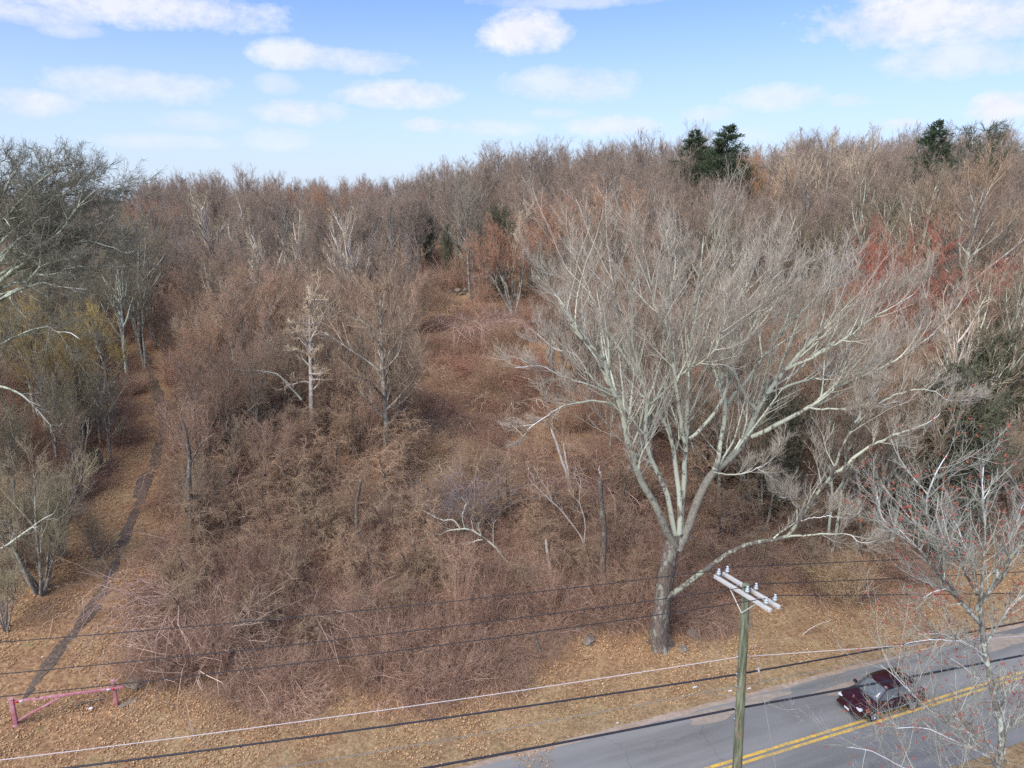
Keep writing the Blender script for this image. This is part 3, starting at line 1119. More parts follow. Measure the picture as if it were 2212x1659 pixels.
# right side
place_px('white_limbs', 2120, 590, 50, 'birch_tree', 'pale barked tree with two upright whitish stems in front of the cedars', col=(.36, .30, .25), rz=.5, wide=.8)
place_px('white_limbs', 2225, 640, 49, 'birch_tree', 'leaning pale stem at the right edge in front of the cedars', col=(.36, .30, .25), rz=2.5, wide=.8)
place_px('pale_forest', 1900, 330, 74, 'bare_tree', 'grey tree with forked pale trunks right of the giant maple top', col=(.25, .205, .17), rz=1.0)
place_px('pale_forest', 1990, 340, 68, 'bare_tree', 'upright tree with whitish trunk above the red budding crown', col=(.25, .205, .17), rz=3.0)
place_px('round_a', 2110, 345, 64, 'bare_tree', 'broad brown crowned tree below the pines on the right', col=(.26, .19, .15), rz=4.0)
place_px('pale_forest', 2190, 520, 50, 'bare_tree', 'crooked grey tree near the right edge above the cedars', col=(.24, .2, .17), rz=4.0)
# left side
place_px('round_a', 215, 655, 56, 'yellow_twigged_tree', 'small tree with golden yellow twigs beside the dark left wood', col=(.31, .24, .115), rz=1.0, wide=.9)
place_px('round_b', 70, 640, 50, 'yellow_twigged_tree', 'yellow tinged small tree under the big lichen covered tree', col=(.29, .23, .12), rz=2.0, wide=.9)
place_px('dome', 145, 675, 53, 'yellow_twigged_tree', 'rounded yellow tan tree between the two other yellow twigged trees', col=(.28, .22, .12), rz=4.0, wide=.8)
place_px('dome', 30, 960, 36, 'bare_shrub_tree', 'grey many stemmed small tree leaning over the left edge', col=(.27, .24, .19), rz=2.0)
place_px('dome', 105, 1010, 39, 'bare_shrub_tree', 'grey green many stemmed small tree beside the dark hollow on the left', col=(.25, .22, .17), rz=4.0)
place_px('slender', 130, 880, 44, 'bare_tree', 'leaning small grey tree with cut pale branch above the left hollow', col=(.25, .2, .165), rz=4.0, wide=1.3)
place_px('dome', -20, 1190, 33, 'bare_shrub_tree', 'pale twigged shrub tree at the left edge above the gate', col=(.27, .24, .18), rz=1.0)
place_px('round_b', 150, 850, 47, 'bare_tree', 'grey green bushy tree above the dark hollow left of the foot path', col=(.20, .185, .145), rz=1.0)
place_px('dome', -30, 870, 42, 'bare_shrub_tree', 'grey green many stemmed tree cut by the left edge below the crooked limb', col=(.21, .195, .15), rz=3.0)
place_px('dome', 60, 1075, 36.5, 'bare_shrub_tree', 'low grey green twiggy tree in front of the other left edge shrub trees', col=(.22, .20, .155), rz=5.0)
place_px('dome', 235, 815, 58, 'bare_tree', 'rounded grey brown tree left of the upper foot path', col=(.21, .175, .145), rz=.2)
place_px('sapling_clump', 190, 1090, 39, 'bare_shrub_tree', 'clump of thin grey stems between the foot path and the left edge trees', col=(.24, .20, .16), rz=.9)
place_px('slender', 400, 925, 44, 'vine_hung_tree', 'narrow vine hung trunk between the foot path and the thicket', col=(.28, .2, .16), rz=1.0, wide=.8)
place_px('slender', 770, 1090, 39, 'vine_hung_tree', 'short dark trunk under vines in the middle of the thicket', col=(.27, .19, .15), rz=2.0, wide=.9)
place_px('round_b', 548, 745, 49, 'vine_hung_tree', 'dark multi branched tree in the opening of the left thicket', col=(.27, .2, .165), rz=2.0, wide=.7)

# skyline rows (reading of the photograph) -> height of the wood on the ridge
SKY_U = [-200, 0, 240, 290, 330, 430, 520, 600, 700, 800, 900, 925, 960, 1050, 1150, 1250, 1330, 1430, 1500, 1620, 1680, 1720, 1790, 1840, 1900, 1960, 2030, 2100, 2180, 2212, 2400]
SKY_V = [390, 400, 418, 424, 392, 386, 378, 386, 391, 386, 384, 352, 358, 333, 326, 318, 306, 303, 296, 322, 326, 306, 296, 302, 288, 276, 282, 282, 292, 300, 300]


def in_clearing(x, y):
    u, v = project(x, y, float(ground(x, y)))
    # the open bramble field in the middle, the verge, the foot path, the ground round the giant maple
    if y < edge_y(x) + 6:
        return True
    c = 1040 + 10 * math.sin(v * .02)
    hw = np.interp(v, [560, 640, 700, 800, 950, 1100, 1250, 1700], [45, 125, 130, 150, 200, 400, 900, 1600])
    if 585 < v < 1700 and abs(u - c) < hw:
        return True
    pu = np.interp(v, [750, 860, 960, 1080, 1200, 1400, 1600], [310, 335, 345, 302, 255, 130, 40])
    if v > 800 and abs(u - pu) < np.interp(v, [800, 1000, 1400], [22, 80, 230]):
        return True
    return False


def zone(x, y):
    """kind of wood at a place: (height low, high, kinds, colours, label, group, name)"""
    u, v = project(x, y, float(ground(x, y)))
    if u < 330 and y < 80:
        return (9, 14, ['round_a', 'round_b', 'slender', 'vase'], [(.205, .185, .15), (.22, .19, .15), (.19, .175, .15), (.25, .20, .15)],
                'grey green bare tree in the dark wood left of the foot path', 'bare trees left of the foot path')
    if u < 900 and y < 92:
        return (6.5, 10.5, ['sapling_clump', 'slender', 'sapling_clump', 'dome'], [(.27, .195, .165), (.29, .20, .165), (.25, .195, .165), (.31, .215, .18)],
                'slim brown sapling in the dense thicket left of the clearing', 'saplings of the left thicket')
    if u > 1150 and y < 75:
        return (8, 12.5, ['round_a', 'slender', 'dome', 'vase'], [(.28, .185, .15), (.27, .20, .165), (.27, .19, .15), (.25, .2, .17)],
                'brown bare tree in the wood behind the giant maple', 'bare trees behind the giant maple')
    return (12, 17, ['forest', 'forest_b', 'round_a', 'round_b', 'vase'], [(.20, .165, .14), (.225, .165, .135), (.18, .16, .14), (.25, .16, .13), (.22, .19, .15)],
            'bare grey brown tree in the wood on the slope', 'bare trees on the wooded slope')


# views that stay open: nothing in front of these trees is taller than the given row
KEEP = [(1050, 125, 85, 650), (655, 95, 51, 880), (815, 150, 50, 860), (455, 75, 100, 500), (598, 50, 84, 540), (756, 70, 80, 545), (1012, 40, 90, 520), (1212, 60, 88, 500), (1345, 80, 84, 470),
        (2000, 120, 49, 640), (2120, 90, 50, 850), (2200, 60, 49, 880), (215, 90, 56, 800), (548, 60, 49, 880), (1110, 50, 88, 560), (400, 70, 44, 1000),
        (1545, 85, 100, 395), (2045, 40, 99, 335), (2125, 65, 103, 330)]
rng = np.random.default_rng(77)
cand = []
yy = 33.0
while yy < 175:
    stp = 2.7 + (yy - 33) * .021
    hw = .74 * yy + 6
    for xx in np.arange(-hw, hw, stp):
        x = xx + rng.uniform(-.45, .45) * stp
        y = yy + rng.uniform(-.45, .45) * stp
        cand.append((x, y))
    yy += stp
trees = []
for x, y in cand:
    g_ = float(ground(x, y))
    u, v = project(x, y, g_)
    if u < -120 or u > 2330 or in_clearing(x, y):
        continue
    if math.hypot(x - 7.7, y - 33.9) < 6.5 or math.hypot(x + 31, y - 43) < 3:
        continue
    if any((x - a) ** 2 + (y - b) ** 2 < r * r for a, b, r in PLACED):
        continue
    z = zone(x, y)
    h = rng.uniform(z[0], z[1])
    slope_tall = np.interp(u, SKY_U, SKY_V)
    top_lim = at(u, slope_tall, y)[2] - g_
    if y > 88:
        # the wood on the ridge: its back rows make the skyline
        k = rng.uniform(.72, 1.0) if y > 112 else rng.uniform(.66, .9)
        h = top_lim * k
        if y > 125 and rng.random() < .35:
            h = top_lim * rng.uniform(.92, 1.09)
        h = min(h, 24)
    else:
        h = min(h, top_lim * .93)
    for u0, hw_, Y0, vk in KEEP:
        if y < Y0 and abs(u - u0) < hw_:
            h = min(h, at(u, vk, y)[2] - g_)
    if h < 3.5:
        continue
    if y > 88 and rng.random() < .18:
        continue
    trees.append((y, x, h, z))
trees.sort(key=lambda t: t[0])
print('TREES', len(trees))
NIND = 236
SHAPE = {'round_a': 'round crowned', 'round_b': 'oval crowned', 'slender': 'slender', 'vase': 'forking', 'dome': 'domed', 'sapling_clump': 'clumped', 'forest': 'tall trunked', 'forest_b': 'twin trunked', 'pale_forest': 'pale trunked'}


def colour_word(c):
    r_, g_, b_ = c
    if g_ / r_ > .88:
        return 'grey green'
    if g_ / r_ > .80:
        return 'grey'
    if g_ / r_ > .72:
        return 'grey brown'
    if g_ / r_ > .66:
        return 'brown'
    return 'reddish brown'


def place_words(x, y):
    u, v = project(x, y, float(ground(x, y)))
    side = ('by the left edge' if u < 180 else 'left of the path' if u < 330 else 'right of the path' if u < 480 else 'behind the bleached tree' if u < 760
            else 'behind pale limbed tree' if u < 930 else 'at the clearing head' if u < 1160 else 'behind giant maple left side' if u < 1480
            else 'behind giant maple right side' if u < 1830 else 'below the right skyline' if u < 2050 else 'by the right edge')
    far_ = 'near road' if y < 45 else 'lower slope' if y < 58 else 'middle slope' if y < 75 else 'upper slope'
    return side, far_


for (y, x, h, z) in trees[:NIND]:
    k = z[2][rng.integers(len(z[2]))]
    if h > 10 and rng.random() < .2:
        k = 'pale_forest'
    c = z[3][rng.integers(len(z[3]))]
    c = tuple(np.array(c) * rng.uniform(.88, 1.15))
    side, far_ = place_words(x, y)
    lab = f'{"short" if h < 8 else "medium" if h < 12 else "tall"} {colour_word(c)} {SHAPE[k]} tree {side}, {far_}'
    place_tree(k, x, y, h, 'bare_tree', lab, z[5], col=c, rz=rng.random() * 6.28, wide=rng.uniform(.9, 1.2))
# the rest of the wood, too many and too far to count
far = [t for t in trees[NIND:]]
KEYS = ['forest', 'forest_b', 'round_a', 'round_b', 'vase', 'dome']


def recolour(me, mat):
    m2 = me.copy()
    m2.materials.clear()
    m2.materials.append(mat)
    return m2


TONES = [('grey', (.20, .165, .145)), ('brown', (.25, .165, .13)), ('rust', (.30, .14, .10)), ('tan', (.28, .22, .175))]
idx = rng.integers(len(KEYS), size=len(far))
pts = [(x, y, float(ground(x, y)) - .1) for (y, x, h, z) in far]
scl = []
for (y, x, h, z), i in zip(far, idx):
    s = h / LIB[KEYS[i]]['h']
    w_ = s * rng.uniform(.8, 1.15)
    scl.append((w_, w_, s))
srcs = []
far_meshes = [(LIB[k]['trunk'], LIB[k]['crown']) for k in KEYS]
o = scatter('far_wood', [[a for a, b in far_meshes], [b for a, b in far_meshes]], pts, rng.random(len(far)) * 6.28, scl, idx)
o.color = (.30, .225, .17, 1)
tag(o, 'bare brown wood covering the far slope up to the skyline', 'woodland', kind='stuff')

# ------------------------------------------------------------------ the giant maple by the road, limb by limb
def zz(x, y):                       # reading from an enlarged view -> picture columns and rows
    return (1500 + .7107 * x) / 1.38879, (500 + .7107 * y) / 1.38879


def world_limb(px, Y0, Y1, r0, r1, n=22, conv=zz, rng=None, wig=.05, ypow=1.0):
    pts = []
    m = len(px)
    for k, (a, b) in enumerate(px):
        u, v = conv(a, b) if conv else (a, b)
        Y = Y0 + (Y1 - Y0) * (k / (m - 1)) ** ypow
        pts.append(at(u, v, Y))
    P = smooth_path(pts, n)
    if rng is not None:
        w = np.cumsum(rng.normal(size=(n, 3)), 0) * wig
        w -= np.linspace(0, 1, n)[:, None] * w[-1]
        w[0] = 0
        P = P + w * .5
    return P, np.linspace(1, 0, n) ** .85 * (r0 - r1) + r1


def build_giant():
    rng = np.random.default_rng(21)
    YB = 33.9
    base = at(1427, 1412, YB)
    base[2] = float(ground(base[0], YB)) - .2
    root = thing('giant_maple_tree', 'giant bare maple with pale lichen covered limbs standing beside the road', 'tree', tuple(base))

    def loc(P):
        return P - base
    # fluted double trunk
    n = 26
    P = smooth_path([base, at(1424, 1370, YB), at(1430, 1300, YB + .1), at(1440, 1230, YB + .2), at(1450, 1180, YB + .3), at(1457, 1152, YB + .4)], n)
    S = 20
    a = np.arange(S) / S * 2 * math.pi
    tb = MeshBuf()
    rr = np.interp(np.linspace(0, 1, n), [0, .08, .25, .6, 1], [.66, .46, .39, .36, .35])
    ring = []
    for k in range(n):
        fl = 1 + .12 * np.sin(3 * a + .5 + k * .05) + .06 * np.sin(7 * a + k * .1) + (.16 * np.sin(5 * a + 1) if k < 3 else 0)
        el = 1 + .10 * np.cos(a) ** 2
        ring.append(np.stack([P[k, 0] + rr[k] * fl * el * np.cos(a), P[k, 1] + rr[k] * fl * np.sin(a) * .9, np.full(S, P[k, 2])], 1))
    v = np.concatenate(ring)
    j = np.arange(S)
    q = np.concatenate([np.stack([k * S + j, k * S + (j + 1) % S, (k + 1) * S + (j + 1) % S, (k + 1) * S + j], 1) for k in range(n - 1)])
    tb.add(loc(v), q)
    link('trunk', tb.mesh('giant_trunk', M_TRUNK), root)
    Yf = YB + .3
    F1, F2 = (735, 1570), (770, 1570)
    limbs = [
        ([(745, 1610), (705, 1545), (660, 1440), (595, 1330), (560, 1220), (530, 1150), (505, 1020), (460, 920), (430, 810), (340, 725), (285, 610), (240, 520)], Yf, 31.0, .30, .035),
        ([(505, 1020), (440, 1005), (360, 1000), (280, 1020), (200, 1062), (110, 1110)], 33.0, 30.0, .10, .015),
        ([(495, 975), (430, 940), (370, 920), (260, 890), (150, 845), (55, 850)], 32.8, 31.0, .09, .013),
        ([(500, 960), (400, 900), (330, 800), (230, 770), (150, 700)], 32.8, 34.5, .10, .015),
        ([(745, 1600), (735, 1500), (700, 1350), (645, 1240), (612, 1130), (625, 1000), (600, 880), (560, 740), (500, 560), (470, 400), (460, 300)], Yf, 37.0, .24, .03),
        ([(755, 1590), (752, 1400), (740, 1290), (700, 1110), (640, 1010), (570, 880), (500, 770), (430, 650), (370, 520), (300, 420), (260, 340)], Yf, 39.0, .24, .03),
        ([(758, 1600), (765, 1480), (775, 1300), (785, 1120), (790, 950), (800, 800), (815, 650), (830, 480), (850, 330), (860, 200)], Yf, 38.5, .27, .03),
        ([(785, 1200), (760, 1050), (730, 880), (700, 720), (640, 560), (620, 400), (600, 250)], Yf, 32.5, .17, .025),
        ([(800, 1150), (880, 1070), (950, 960), (1010, 800), (1080, 660), (1130, 500), (1190, 350)], Yf, 36.5, .16, .025),
        ([(640, 1000), (720, 930), (800, 860), (900, 790), (960, 640), (1000, 500)], 35.0, 31.0, .12, .02),
        ([(750, 1620), (778, 1540), (830, 1400), (905, 1280), (1000, 1195), (1060, 1100), (1085, 1030), (1130, 950), (1200, 860), (1290, 760), (1400, 650), (1510, 540)], Yf, 37.5, .36, .03),
        ([(905, 1280), (932, 1150), (950, 1010), (938, 860), (950, 700), (1000, 560), (1060, 420), (1090, 300)], 34.6, 39.0, .22, .03),
        ([(950, 1010), (1050, 880), (1150, 740), (1260, 610), (1370, 480), (1450, 380)], 36.0, 41.0, .16, .025),
        ([(1060, 1140), (1200, 1070), (1310, 1018), (1400, 950), (1500, 905), (1620, 850), (1750, 770), (1850, 690)], 35.2, 33.0, .20, .02),
        ([(1310, 1018), (1420, 1020), (1530, 995), (1600, 930)], 34.4, 32.5, .09, .015),
        ([(1085, 1030), (1030, 930), (1000, 790), (1060, 640), (1110, 500), (1200, 380)], 35.5, 32.0, .15, .02),
        ([(1120, 960), (1250, 910), (1400, 880), (1520, 850), (1620, 800)], 36.0, 39.5, .13, .02),
        ([(1200, 860), (1330, 800), (1450, 720), (1560, 640), (1680, 560), (1760, 500)], 36.5, 35.0, .14, .02),
        ([(1290, 760), (1300, 650), (1350, 540), (1400, 430)], 36.9, 40.0, .10, .02),
        ([(720, 780), (700, 640), (720, 500), (740, 350), (720, 230)], 35.0, 36.5, .12, .02),
        ([(460, 920), (400, 800), (330, 700), (280, 600), (220, 500)], 32.3, 36.5, .10, .02),
        ([(905, 1290), (1000, 1290), (1100, 1260), (1180, 1200)], 34.6, 31.5, .07, .012),
    ]
    # low limb reaching right beyond the pole, with its two forks
    low = [
        ([(690, 1830), (770, 1775), (880, 1695), (1010, 1612), (1120, 1585), (1215, 1560), (1255, 1500), (1330, 1390), (1395, 1300), (1430, 1210), (1500, 1080), (1600, 1000), (1720, 985)], YB, 33.0, .25, .03),
        ([(1405, 1290), (1440, 1275), (1530, 1205), (1650, 1140), (1740, 1110), (1810, 1080), (1860, 1035)], 33.3, 31.5, .15, .02),
        ([(1215, 1562), (1300, 1558), (1400, 1550), (1480, 1560), (1530, 1590), (1600, 1570)], 33.5, 31.0, .09, .012),
        ([(1600, 1000), (1700, 960), (1800, 950), (1900, 990), (1990, 985)], 33.1, 32.0, .08, .012),
        ([(1500, 1080), (1560, 990), (1580, 930)], 33.2, 34.0, .09, .015),
        ([(1255, 1500), (1240, 1430), (1210, 1390), (1180, 1390)], 33.4, 33.0, .08, .015),
        ([(1260, 1495), (1370, 1480), (1480, 1490)], 33.4, 32.0, .05, .012),
    ]
    P0, R0 = [], []
    for (px, ya, yb, r0, r1) in limbs + low:
        px = [(a_, b_ if b_ > 640 else 640 - (640 - b_) * .80) for a_, b_ in px]
        P, r_ = world_limb(px, ya, yb, r0, r1, 24, zz, rng, .06)
        b = MeshBuf()
        r_ = r_ * (.60 if r0 < .3 else .68)
        tubes(b, loc(P)[None], r_[None], 9, None, np.array([.3]), True)
        link('limb', b.mesh('giant_limb', M_MOTTLE if px[0][1] == 1830 else M_PALE), root)
        P0.append(loc(P))
        R0.append(r_)
    P0, R0 = np.array(P0), np.array(R0)
    nl = len(limbs)
    out = np.array([0, 0, .55])
    b1, b2 = MeshBuf(), MeshBuf()
    A = dict(outward=out)
    big = np.array([k for k in range(nl) if limbs[k][3] >= .12])
    sml = np.array([k for k in range(nl) if limbs[k][3] < .12])
    P1, R1 = children(P0[big], R0[big], 19, rng, .28, .99, .55, .15, .34, .62, 10, .07, .06, .22, .35, 1.2, rmax=.06, **A)
    P1c, R1c = children(P0[sml], R0[sml], 8, rng, .28, .99, .6, .15, .26, .62, 10, .08, .04, .22, .35, .6, rmax=.03)
    P1b, R1b = children(P0[nl:], R0[nl:], 8, rng, .35, .99, .7, .2, .24, .5, 10, .09, .04, .22, .35, .8, rmax=.05, **A)
    P1, R1 = np.concatenate([P1, P1b, P1c]), np.concatenate([R1, R1b, R1c])
    tubes(b1, P1, np.maximum(R1, .013), 5, rng)
    P2, R2 = children(P1, R1, 9, rng, .15, .99, .5, .15, .42, .65, 6, .08, .07, .3, .4, .6, rmax=.032, **A)
    tubes(b1, P2, np.maximum(R2, .0085), 3, rng)
    P3, R3 = children(P2, R2, 5, rng, .15, .99, .5, .18, .48, .7, 4, .10, .06, .45, .4, .35, rmax=.0115, **A)
    tubes(b2, P3, np.maximum(R3, .0052), 3, rng)
    P4, R4 = children(P3, R3, 4, rng, .1, 1, .5, .22, .6, .8, 2, .10, .05, .5, .4, .25, rmax=.008, **A)
    tubes(b2, P4, np.maximum(R4, .0042), 3, rng)
    print('giant', len(P1), len(P2), len(P3), len(P4))
    c = link('branches', b1.mesh('giant_branches', M_PALE2), root)
    c.color = (.38, .35, .28, 1)
    tag(c, kind='stuff')
    c = link('crown', b2.mesh('giant_twigs', M_PALE2), root)
    c.color = (.34, .295, .235, 1)
    tag(c, kind='stuff')
    return root


M_MOTTLE = bark_mat('mottled_brown_bark', (.19, .16, .13), (.085, .07, .06), (.36, .38, .28), .42, thin_out=True)
M_PALE2 = bark_mat('pale_branch_bark', (.30, .275, .225), (.18, .155, .13), (.50, .52, .40), .8, bumpy=0)
build_giant()


# ------------------------------------------------------------------ lichen covered tree filling the left of the picture
def build_left_tree():
    rng = np.random.default_rng(8)
    Y = 43.0
    u0 = -70
    base = at(u0, 1000, Y)
    base[2] = float(ground(base[0], Y)) - .2
    root = thing('lichen_oak_tree', 'big grey green lichen covered tree filling the upper left corner of the wood', 'tree', tuple(base))
    P, r_ = world_limb([(u0, 1010), (-68, 860), (-60, 740), (-48, 640), (-30, 560), (-5, 470), (20, 420)], Y, Y + 1, .34, .06, 20, None, rng, .05)
    P[0] = base
    tb = MeshBuf()
    tubes(tb, (P - base)[None], r_[None], 10, None, np.array([.5]))
    link('trunk', tb.mesh('lichen_trunk', M_TRUNK), root)
    c = lambda x, y: (x / 1.38879, y / 1.38879)
    L = [
        ([(-90, 930), (27, 823), (68, 800), (108, 752), (163, 715), (211, 660), (250, 610), (300, 560)], Y, 40, .15, .02),
        ([(-80, 960), (68, 850), (114, 807), (152, 785), (211, 771), (270, 760)], Y, 39.5, .11, .015),
        ([(110, 825), (168, 818), (206, 802), (260, 800)], 41, 39.5, .05, .012),
        ([(-90, 880), (0, 780), (54, 712), (90, 688), (108, 660), (152, 650)], Y, 40.5, .12, .015),
        ([(-80, 900), (130, 790), (190, 745), (270, 722), (306, 730), (375, 716)], Y, 45, .10, .015),
        ([(-70, 860), (180, 740), (298, 730), (340, 746), (380, 760), (412, 750)], Y, 41, .09, .015),
        ([(0, 900), (83, 860), (130, 853), (200, 864), (268, 868)], 41.5, 39, .07, .012),
        ([(-80, 800), (40, 650), (120, 560), (160, 500)], Y, 44, .12, .02),
        ([(-70, 780), (100, 640), (200, 560), (270, 540), (330, 560)], Y, 46, .12, .02),
        ([(-70, 720), (20, 580), (50, 520), (60, 480)], Y, 42, .11, .02),
        ([(-70, 820), (120, 680), (250, 620), (340, 600), (380, 620)], Y, 47, .11, .02),
        ([(-60, 740), (80, 590), (140, 530), (190, 500)], Y, 40, .11, .02),
        ([(-80, 1090), (20, 1020), (90, 990), (145, 978), (170, 990), (215, 1000), (245, 1022)], 42, 38.5, .08, .012),
        ([(-70, 760), (150, 600), (260, 560), (310, 530)], Y, 43, .10, .015),
        ([(-60, 800), (120, 640), (220, 570), (260, 520)], Y, 41.5, .10, .015),
        ([(-70, 850), (60, 720), (200, 660), (330, 660), (390, 690)], Y, 44, .10, .015),
        ([(-60, 820), (150, 700), (280, 600), (350, 560), (385, 570)], Y, 45, .10, .015),
        ([(-60, 900), (150, 840), (300, 800), (390, 800)], Y, 43, .09, .015),
        ([(-60, 780), (60, 640), (170, 540), (250, 500)], Y, 47, .10, .015),
        ([(-70, 880), (80, 790), (220, 700), (300, 670), (350, 640)], Y, 42, .10, .015),
        ([(-60, 700), (0, 580), (0, 500), (20, 470)], Y, 43, .10, .015),
    ]
    P0, R0 = [], []
    for px, a, b, r0, r1 in L:
        P, r_ = world_limb(px, a, b, r0, r1, 20, c, rng, .07)
        bb = MeshBuf()
        tubes(bb, (P - base)[None], r_[None], 7, None, np.array([.5]), True)
        link('limb', bb.mesh('lichen_limb', M_LICHEN), root)
        P0.append(P - base)
        R0.append(r_)
    P0, R0 = np.array(P0), np.array(R0)
    b1 = MeshBuf()
    out = np.array([.25, 0, .2])
    P1, R1 = children(P0, R0, 15, rng, .25, .99, .8, .2, .27, .6, 8, .13, .05, .25, .35, 1.0, rmax=.05, outward=out)
    tubes(b1, P1, np.maximum(R1, .012), 4, rng)
    P2, R2 = children(P1, R1, 9, rng, .12, .99, .7, .2, .42, .6, 5, .15, .05, .3, .4, .5, rmax=.02, outward=out)
    tubes(b1, P2, np.maximum(R2, .009), 3, rng)
    P3, R3 = children(P2, R2, 6, rng, .1, .99, .7, .2, .5, .7, 4, .16, .05, .4, .4, .35, rmax=.011)
    tubes(b1, P3, np.maximum(R3, .007), 3, rng)
    P4, R4 = children(P3, R3, 2, rng, .1, 1, .7, .2, .5, .8, 2, .16, .05, .5, .4, .2, rmax=.008)
    tubes(b1, P4, np.maximum(R4, .006), 3, rng)
    o = link('crown', b1.mesh('lichen_crown', M_LICHEN), root)
    o.color = (.185, .175, .13, 1)
    tag(o, kind='stuff')


M_LICHEN = bark_mat('grey_green_lichen_bark', (.20, .205, .155), (.11, .11, .09), (.38, .42, .31), .6, bumpy=0)
build_left_tree()


# ------------------------------------------------------------------ red budding maple between the camera and the road
def build_road_maple():
    rng = np.random.default_rng(14)
    Y = 20.3
    z1 = lambda x, y: ((1900 + .5298 * x) / 1.38879, (1600 + .5298 * y) / 1.38879)
    z5 = lambda x, y: ((2450 + .3616 * x) / 1.38879, (1250 + .3616 * y) / 1.38879)
    base = at(2160, 1700, Y)
    base[2] = -.1
    root = thing('budding_maple_tree', 'red budding maple with whitish mottled bark on the near side of the road', 'tree', tuple(base))
    top = at(*z1(1975, 520), Y)
    P = smooth_path([base, at(2158, 1760, Y), at(2152, 1659, Y), at(*z1(2085, 1180), Y), at(*z1(2040, 920), Y), at(*z1(2010, 760), Y), at(*z1(1985, 620), Y), top, at(*z1(1960, 380), Y)], 30)
    tb = MeshBuf()
    tubes(tb, (P - base)[None], np.linspace(.12, .075, 30)[None], 10, None, np.array([.55]))
    link('trunk', tb.mesh('road_maple_trunk', M_MAPLE), root)
    L = [
        (z1, [(1975, 520), (1900, 430), (1800, 290), (1740, 230), (1640, 110), (1560, 40), (1500, -30)], Y, 18.6, .10, .012),
        (z5, [(1300, 1640), (1130, 1460), (1040, 1330), (1010, 1150), (980, 960), (920, 850), (910, 680), (950, 550), (1010, 420), (1100, 290)], Y, 19.6, .10, .012),
        (z5, [(930, 1220), (830, 1090), (720, 1010), (620, 920), (555, 830), (500, 650), (440, 520)], 20, 21.6, .06, .01),
        (z5, [(1330, 1600), (1400, 1480), (1530, 1330), (1600, 1180), (1680, 1060), (1740, 930), (1800, 700)], Y, 19, .11, .015),
        (z5, [(1500, 1350), (1520, 1220), (1590, 1060), (1650, 900), (1720, 700)], 19.9, 21.5, .08, .012),
        (z5, [(1350, 1560), (1380, 1260), (1390, 1050), (1400, 880), (1380, 700), (1370, 500), (1390, 350)], Y, 20.8, .08, .012),
        (z5, [(1330, 1480), (1320, 1400), (1290, 1200), (1200, 1060), (1150, 900), (1080, 780)], Y, 22.3, .06, .01),
        (z5, [(1300, 1420), (1210, 1260), (1130, 1120), (1070, 1040), (1000, 850), (1010, 650)], Y, 18.2, .06, .01),
        (z5, [(1130, 1460), (1060, 1440), (960, 1460), (880, 1510)], 20, 19.2, .035, .008),
        (z1, [(2120, 1300), (1990, 1180), (1811 - 80, 1050), (1640, 970), (1530, 860), (1450, 780), (1390, 740)], Y, 18.3, .05, .008),
        (z1, [(2130, 1400), (2030, 1290), (1900, 1200), (1780, 1150), (1650, 1100), (1480, 1105)], Y, 18.6, .05, .008),
        (z1, [(2140, 1500), (1900, 1440), (1650, 1380), (1480, 1310), (1350, 1240), (1200, 1210)], Y, 18.0, .05, .008),
        (z1, [(2100, 1250), (2100, 1070), (2030, 900), (1900, 780), (1780, 700)], Y, 21.0, .05, .008),
        (z1, [(2010, 760), (1900, 640), (1750, 570), (1600, 570)], Y, 21.5, .04, .008),
        (z1, [(2000, 700), (1850, 600), (1650, 600), (1500, 650)], Y, 19.0, .035, .008),
        (z1, [(1990, 640), (2080, 520), (2160, 400), (2260, 300)], Y, 20.5, .05, .01),
        (z1, [(2060, 1000), (2160, 880), (2260, 760)], Y, 19.0, .05, .01),
        (z1, [(2080, 1150), (2180, 1050), (2300, 980)], Y, 21.0, .05, .01),
        (z1, [(2110, 1250), (1990, 1230), (1880, 1100), (1800, 1010)], Y, 21.5, .04, .01),
    ]
    P0, R0 = [], []
    for cv, px, a, b, r0, r1 in L:
        P, r_ = world_limb(px, a, b, r0, r1, 20, cv, rng, .03)
        bb = MeshBuf()
        tubes(bb, (P - base)[None], .72 * r_[None], 7, None, np.array([.3]), True)
        link('limb', bb.mesh('road_maple_limb', M_MAPLE), root)
        P0.append(P - base)
        R0.append(r_)
    P0, R0 = np.array(P0), np.array(R0)
    b1 = MeshBuf()
    out = np.array([0, 0, .35])
    r0_ = 0
    P1, R1 = children(P0, R0, 19, rng, .14, .99, .65, .15, .38, .6, 8, .09, .10, .22, .35, .6, rmax=.022, outward=out)
    tubes(b1, P1, np.maximum(R1, .005), 4, rng)
    P2, R2 = children(P1, R1, 8, rng, .15, .99, .6, .2, .45, .65, 4, .10, .10, .35, .4, .3, rmax=.009, outward=out)
    tubes(b1, P2, np.maximum(R2, .0035), 3, rng)
    P3, R3 = children(P2, R2, 5, rng, .15, .99, .6, .2, .5, .7, 2, .10, .08, .5, .4, .16, rmax=.006)
    tubes(b1, P3, np.maximum(R3, .0036), 3, rng)
    o = link('crown', b1.mesh('road_maple_crown', M_MAPLE), root)
    o.color = (.33, .325, .27, 1)
    tag(o, kind='stuff')
    # buds: little clusters at the twig ends
    tips = np.concatenate([P3[:, -1], P2[:, -1]])
    tips = tips[rng.random(len(tips)) < .06]
    base_ = tips + rng.normal(size=tips.shape) * .012
    nb = 3
    pts = np.repeat(base_, nb, 0)
    d = unit(rng.normal(size=pts.shape) + np.array([0, 0, .9]))
    Pb = np.stack([pts, pts + d * .035, pts + d * (.07 + .04 * rng.random((len(pts), 1)))], 1)
    bb = MeshBuf()
    tubes(bb, Pb, np.array([.008, .018, .004])[None].repeat(len(pts), 0), 3, rng)
    o = link('buds', bb.mesh('road_maple_buds', plain('red_buds', (.42, .12, .08), .6, var=.3, scale=8)), root)
    tag(o, kind='stuff')


